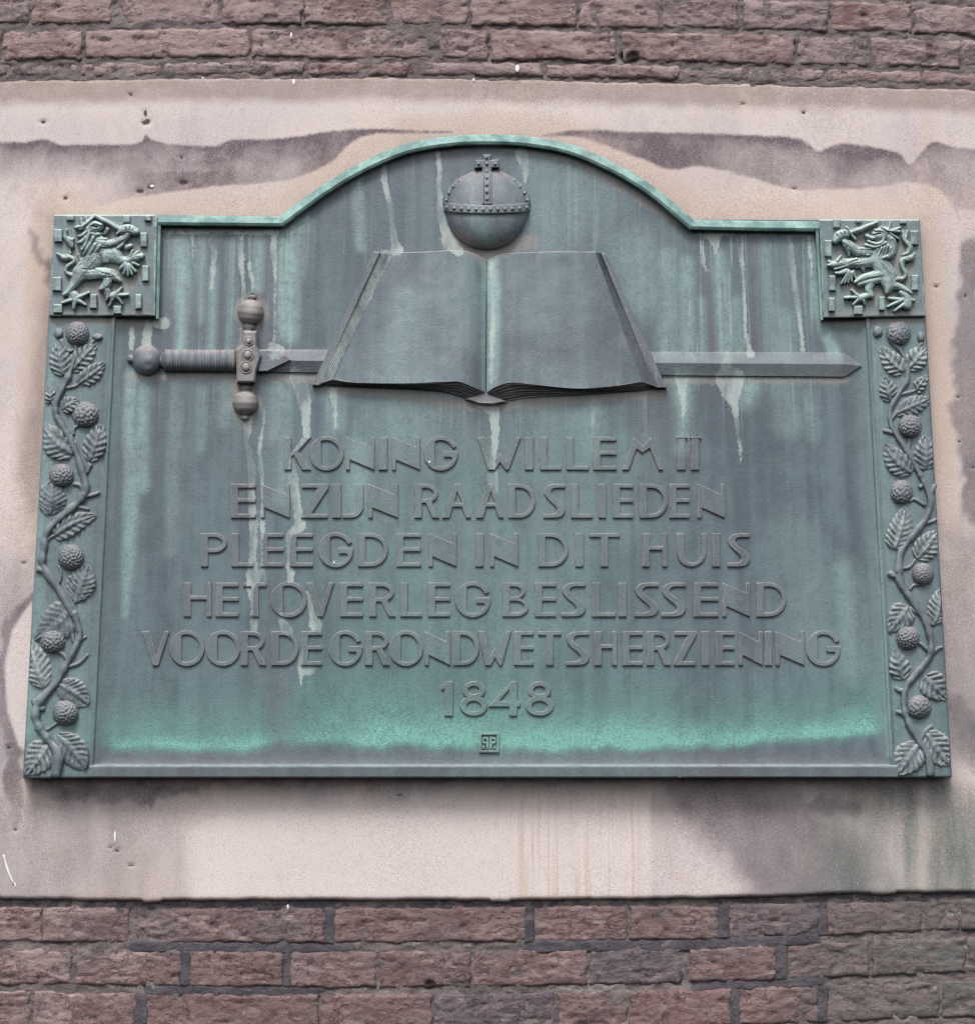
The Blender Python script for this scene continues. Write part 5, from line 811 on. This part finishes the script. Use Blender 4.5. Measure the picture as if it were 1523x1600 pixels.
# ------------------------------------------------------------------ inscription
def arc(cx, cy, rx, ry, a0, a1, n=18): return [(cx + rx * math.cos(math.radians(a)), cy + ry * math.sin(math.radians(a))) for a in np.linspace(a0, a1, n)]
def ribbon2d(pts, n=8):
    c = catmull(pts, n); t = np.gradient(c[:, :2], axis=0); t /= np.linalg.norm(t, axis=1)[:, None] + 1e-9; nn = np.stack([-t[:, 1], t[:, 0]], -1); w = c[:, 2:3] / 2
    return [tuple(p) for p in np.vstack([c[:, :2] + nn * w, (c[:, :2] - nn * w)[::-1]])]
def glyph(ch, w, h):
    t = 0.205 * h; b = 0.115 * h; th = 0.13 * h
    if ch == 'E': return [[(0, 0), (w, 0), (w, b), (t, b), (t, .46 * h), (w, .46 * h), (w, .57 * h), (t, .57 * h), (t, h - b), (w, h - b), (w, h), (0, h)]]
    if ch == 'L': return [[(0, 0), (w, 0), (w, b), (t, b), (t, h), (0, h)]]
    if ch == 'I': return [[(0, 0), (w, 0), (w, h), (0, h)]]
    if ch == 'N': s = .11 * h; return [[(0, 0), (s, 0), (s, .31 * h), (w, 0), (w, h), (w - s, h), (w - s, .70 * h), (0, h)]]
    if ch == 'T': c = w * 0.5; return [[(c - t / 2, 0), (c + t / 2, 0), (c + t / 2, h - b), (w, h - b), (w, h), (0, h), (0, h - b), (c - t / 2, h - b)]]
    if ch == 'H': return [[(0, 0), (t, 0), (t, .50 * h), (w - th, .50 * h), (w - th, 0), (w, 0), (w, h), (w - th, h), (w - th, .61 * h), (t, .61 * h), (t, h), (0, h)]]
    if ch == 'K': return [[(0, 0), (t, 0), (t, .40 * h), (.36 * w, .46 * h), (w - t * 1.25, 0), (w, 0), (.52 * w, .56 * h), (w, h), (w - th * 1.4, h), (t, .50 * h), (t, h), (0, h)]]
    if ch == 'V': return [[(.40 * w, 0), (.60 * w, 0), (w, h), (w - th, h), (.53 * w, .27 * h), (t * 1.15, h), (0, h)]]
    if ch == 'W': return [[(.24 * w, 0), (.40 * w, 0), (.52 * w, .24 * h), (.66 * w, 0), (.72 * w, 0), (w, h), (w - th, h), (.67 * w, .27 * h), (.52 * w, .50 * h), (.37 * w, .27 * h), (t * 1.05, h), (0, h)]]
    if ch == 'M': return [[(0, 0), (t * .9, 0), (.34 * w, .66 * h), (.49 * w, .52 * h), (.68 * w, .68 * h), (w - th, 0), (w, 0), (.70 * w, h), (.49 * w, .72 * h), (.28 * w, h)]]
    if ch == 'Z': return [[(0, 0), (w * .95, 0), (w * .95, b), (.36 * w, b), (w, h - b), (w, h), (.04 * w, h), (.04 * w, h - b), (.62 * w, h - b), (0, b)]]
    if ch == 'J': r = min(w * .62, .36 * h); return [[(w - t, h), (w, h), (w, r)] + arc(w - r, r, r, r, 0, -90, 10)[1:] + [(0, 0), (0, b)] + arc(w - r, r, r - t, r - b, -90, 0, 10) + [(w - t, r)]][:1]
    if ch == 'U': r = w / 2; return [[(0, h), (0, r)] + arc(r, r, r, r, 180, 360, 20)[1:] + [(w, h), (w - th, h), (w - th, r)] + arc((t + w - th) / 2, r, (w - th - t) / 2, r - b, 360, 180, 18)[1:] + [(t, h)]]
    if ch == 'D': r = h / 2; c = w * .42; return [[(0, 0), (c, 0)] + arc(c, r, w - c, r, -90, 90, 22)[1:] + [(0, h)], [(t, b), (t, h - b), (c, h - b)] + arc(c, r, w - c - b, r - b, 90, -90, 20)[1:]]
    if ch == 'P': r = .29 * h; c = w * .5; return [[(0, 0), (t, 0), (t, h - 2 * r), (c, h - 2 * r)] + arc(c, h - r, w - c, r, -90, 90, 18)[1:] + [(0, h)], [(t, h - 2 * r + b), (t, h - b), (c, h - b)] + arc(c, h - r, w - c - b, r - b, 90, -90, 16)[1:]]
    if ch == 'R': r = .28 * h; c = w * .46; return [[(0, 0), (t, 0), (t, h - 2 * r), (.46 * w, h - 2 * r), (w - t * .95, 0), (w, 0), (.70 * w, h - 2 * r + .03 * h)] + arc(c, h - r, w * .94 - c, r, -62, 90, 16) + [(0, h)], [(t, h - 2 * r + b), (t, h - b), (c, h - b)] + arc(c, h - r, w * .94 - c - b, r - b, 90, -90, 16)[1:]]
    if ch == 'B': r1 = .235 * h; r2 = .265 * h; c = w * .5; return [[(0, 0), (c, 0)] + arc(c, r2, w - c, r2, -90, 66, 16)[1:] + arc(c, h - r1, w * .88 - c, r1, -62, 90, 14) + [(0, h)], [(t, b), (t, 2 * r2 - b * .6), (c, 2 * r2 - b * .6)] + arc(c, r2 + b * .2, w - c - b, r2 - b * .8, 90, -90, 14)[1:], [(t, 2 * r2 + b * .4), (t, h - b), (c, h - b)] + arc(c, h - r1 - b * .3 + .0 * h, w * .88 - c - b, r1 - b * .75, 90, -90, 14)[1:]]
    if ch == 'A': return [[(0, 0), (t, 0), (.36 * w, .33 * h), (w - th - .2 * (w - t), .33 * h), (w - th, 0), (w, 0), (.60 * w, h), (.44 * w, h)], [(.415 * w, .44 * h), (.525 * w, .80 * h), (.70 * w, .44 * h)]]
    if ch == 'S':
        f = lambda q: [tuple(p) for p in catmull([(x * w, y * h) for x, y in q], 4)]
        up = f([(.55, 1), (.24, .965), (.05, .84), (.06, .68), (.26, .52), (.54, .36), (.64, .25), (.58, .16), (.42, .115)]); dn = f([(.52, 0), (.82, .04), (.99, .18), (.96, .34), (.74, .49), (.44, .64), (.34, .75), (.40, .85), (.58, .885)])
        return [[(w, h)] + up + [(0, b), (0, 0)] + dn + [(w, h - b)]]
    if ch == 'O':
        rx, ry = w / 2, h / 2; k = .34 * w; ix, iy = rx - b, ry - b; a = math.degrees(math.acos((k - rx) / ix)); return [arc(rx, ry, rx, ry, 0, 360, 41)[:-1], arc(rx, ry, ix, iy, a, -a, 32)]
    if ch == 'G':
        rx, ry = w / 2, h / 2; k = .33 * w; ix, iy = rx - b, ry - b; a = math.degrees(math.acos((k - rx) / ix))
        return [arc(rx, ry, rx, ry, 24, 360, 36) + [(w, .56 * h), (.60 * w, .56 * h), (.60 * w, .40 * h), (.80 * w, .40 * h)] + arc(rx, ry, ix, iy, -22, -a, 14) + arc(rx, ry, ix, iy, a, 24, 14)]
    if ch == '1': return [[(.30 * w, 0), (.92 * w, 0), (.92 * w, h), (.42 * w, h), (0, .84 * h), (.05 * w, .74 * h), (.30 * w, .80 * h)]]
    if ch == '4': return [[(.66 * w, 0), (.90 * w, 0), (.90 * w, .27 * h), (w, .27 * h), (w, .42 * h), (.90 * w, .42 * h), (.90 * w, h), (.72 * w, h), (0, .30 * h), (0, .27 * h), (.66 * w, .27 * h)], [(.32 * w, .43 * h), (.66 * w, .43 * h), (.66 * w, .78 * h)]]
    if ch == '8': return [arc(w / 2, .29 * h, w / 2, .29 * h, 118, 422, 26) + arc(w / 2, .74 * h, .41 * w, .26 * h, -50, 230, 22), arc(w / 2, .28 * h, w / 2 - 9, .155 * h, 360, 0, 21)[:-1], arc(w / 2, .745 * h, .41 * w - 8, .12 * h, 360, 0, 19)[:-1]]
LINES = [
    (684, 735, [('K', 445, 486), ('O', 484, 537), ('N', 541, 585), ('I', 592, 605), ('N', 613, 656), ('G', 662, 715), ('W', 746, 813), ('I', 820, 833), ('L', 844, 876), ('L', 885, 919), ('E', 927, 962), ('M', 972, 1035), ('I', 1057, 1070), ('I', 1079, 1091)]),
    (757, 810, [('E', 362, 400), ('N', 408, 453), ('Z', 471, 514), ('I', 520, 533), ('J', 536, 568), ('N', 576, 622), ('R', 648, 686), ('A', 691, 735), ('A', 744, 786), ('D', 794, 836), ('S', 849, 882), ('L', 892, 925), ('I', 935, 946), ('E', 957, 988), ('D', 999, 1042), ('E', 1045, 1076), ('N', 1089, 1131)]),
    (834, 886, [('P', 315, 355), ('L', 363, 396), ('E', 408, 443), ('E', 453, 489), ('G', 498, 552), ('D', 560, 606), ('E', 620, 657), ('N', 670, 713), ('I', 743, 755), ('N', 766, 809), ('D', 841, 887), ('I', 899, 911), ('T', 921, 967), ('H', 1003, 1041), ('U', 1057, 1102), ('I', 1112, 1124), ('S', 1136, 1170)]),
    (911, 964, [('H', 288, 331), ('E', 338, 373), ('T', 381, 417), ('O', 423, 480), ('V', 479, 522), ('E', 532, 567), ('R', 577, 618), ('L', 626, 659), ('E', 669, 703), ('G', 711, 766), ('B', 785, 825), ('E', 836, 868), ('S', 877, 914), ('L', 925, 961), ('I', 966, 978), ('S', 991, 1028), ('S', 1033, 1070), ('E', 1083, 1121), ('N', 1128, 1170), ('D', 1181, 1227)]),
    (987, 1040, [('V', 223, 265), ('O', 266, 320), ('O', 322, 376), ('R', 377, 416), ('D', 425, 467), ('E', 471, 503), ('G', 514, 566), ('R', 571, 609), ('O', 608, 661), ('N', 664, 703), ('D', 708, 748), ('W', 746, 798), ('E', 803, 833), ('T', 841, 876), ('S', 884, 920), ('H', 928, 963), ('E', 972, 1003), ('R', 1010, 1047), ('Z', 1052, 1087), ('I', 1095, 1107), ('E', 1117, 1146), ('N', 1153, 1190), ('I', 1194, 1205), ('N', 1211, 1255), ('G', 1258, 1312)]),
    (1065, 1119, [('1', 689, 709), ('8', 719, 761), ('4', 764, 812), ('8', 821, 864)]),
]
todo = []
def raise_shape(name, contours, d, hgt, bev, mat, parent):
    """contours in px; raised solid with a softened edge"""
    cu = bpy.data.curves.new(name, 'CURVE'); cu.dimensions = '2D'; cu.fill_mode = 'BOTH'; cu.extrude = hgt / 2 - bev; cu.bevel_depth = bev; cu.bevel_resolution = 1; cu.offset = -bev * 0.7
    for c in contours:
        c = np.array(c, float); p = P(c[:, 0], c[:, 1], d); s = cu.splines.new('POLY'); s.points.add(len(c) - 1); s.use_cyclic_u = True
        s.points.foreach_set('co', np.stack([p[:, 0], p[:, 2], 0 * p[:, 0], 1 + 0 * p[:, 0]], -1).ravel())
    o = bpy.data.objects.new(name, cu); C.objects.link(o); todo.append((o, name, d + hgt / 2, mat, parent))
for y0, y1, row in LINES:
    for ch, x0, x1 in row:
        if ch in 'OG': ya, yb = y0 - 1.5, y1 + 1.5
        elif ch == 'V' and y0 == 987: ya, yb = y0, y1 + 0.5
        else: ya, yb = y0, y1
        raise_shape('digit' if ch in '148' else 'letter', [[(x0 + x, yb - y) for x, y in c] for c in glyph(ch, x1 - x0, yb - ya)], 0.0192, 0.0031, 0.0008, M_LETTER, field)
raise_shape('letter_serif', [[(1056, 683.5), (1073, 683.5), (1073, 686), (1056, 686)]], 0.0192, 0.0036, 0.0005, M_RAISED, field); raise_shape('letter_serif', [[(1077.5, 683.5), (1094, 683.5), (1094, 686), (1077.5, 686)]], 0.0192, 0.0036, 0.0005, M_RAISED, field)
# founder's stamp: two P's back to back in a square
sq = lambda a, b, c, d: [(a, b), (c, b), (c, d), (a, d)]
raise_shape('stamp_frame', [sq(748.5, 1145, 779.5, 1176), sq(752, 1148.5, 776, 1172.5)[::-1]], 0.0195, 0.0035, 0.0005, M_FIELD, field)
for s in (-1, 1):
    raise_shape('stamp_letter', [[(764 + s * x, y) for x, y in [(1.2, 1170), (4.2, 1170), (4.2, 1162), (7, 1162)] + [(7 + 4 * math.sin(a), 1157 - 5 * math.cos(a)) for a in np.linspace(math.pi, 0, 9)] + [(1.2, 1152)]], [(764 + s * x, y) for x, y in [(4.2, 1155), (4.2, 1159), (7.6, 1159), (8.4, 1157), (7.6, 1155)]]], 0.0195, 0.0032, 0.0004, M_FIELD, field)
    raise_shape('stamp_letter', [[(764 + s * x, y) for x, y in [(6, 1165.5), (10, 1167), (10.4, 1170), (6, 1170.4), (7.6, 1168)]]], 0.0195, 0.0032, 0.0003, M_FIELD, field)
bpy.context.view_layer.update(); dg = bpy.context.evaluated_depsgraph_get()
made = []
for o, name, d, mat, parent in todo:
    me = bpy.data.meshes.new_from_object(o.evaluated_get(dg), depsgraph=dg); made.append((me, name, d, mat, parent))
for o, *_ in todo:
    cu = o.data; bpy.data.objects.remove(o); bpy.data.curves.remove(cu)
ROT = Matrix(((1, 0, 0, 0), (0, 0, -1, 0), (0, 1, 0, 0), (0, 0, 0, 1)))
for me, name, d, mat, parent in made:
    me.transform(Matrix.Translation((0, -d, 0)) @ ROT); me.name = name; me.materials.clear(); bm = bmesh.new(); bm.from_mesh(me)
    for _ in range(4):
        lg = [e for e in bm.edges if e.calc_length() > 0.0035]
        if not lg: break
        bmesh.ops.subdivide_edges(bm, edges=lg, cuts=1); bmesh.ops.triangulate(bm, faces=[f for f in bm.faces if len(f.verts) > 4])
    bm.to_mesh(me); bm.free(); o = link(name, me, mat, parent); fixn(o); paint(o, k=0.8)
    me.materials.append(M_EDGE); nn = np.empty(len(me.polygons) * 3, np.float32); me.polygons.foreach_get('normal', nn); nn = nn.reshape(-1, 3)
    me.polygons.foreach_set('material_index', (np.abs(nn[:, 1]) < 0.93).astype(np.int32))
# dabs of white paint on the bronze, and small nicks
for x, y, a, b, d in ((719, 403, 2.4, 2.4, 0.0262), (522, 879, 1.6, 3.2, 0.0238), (671, 722, 2, 3, 0.0238), (1062, 1213, 4, 2.4, 0.0296), (627, 1176, 1.6, 1.8, 0.0204)):
    ball('paint_fleck', x, y, a * 0.8, b * 0.8, 0.0006, M_PAINT, field, d, 10, 4)
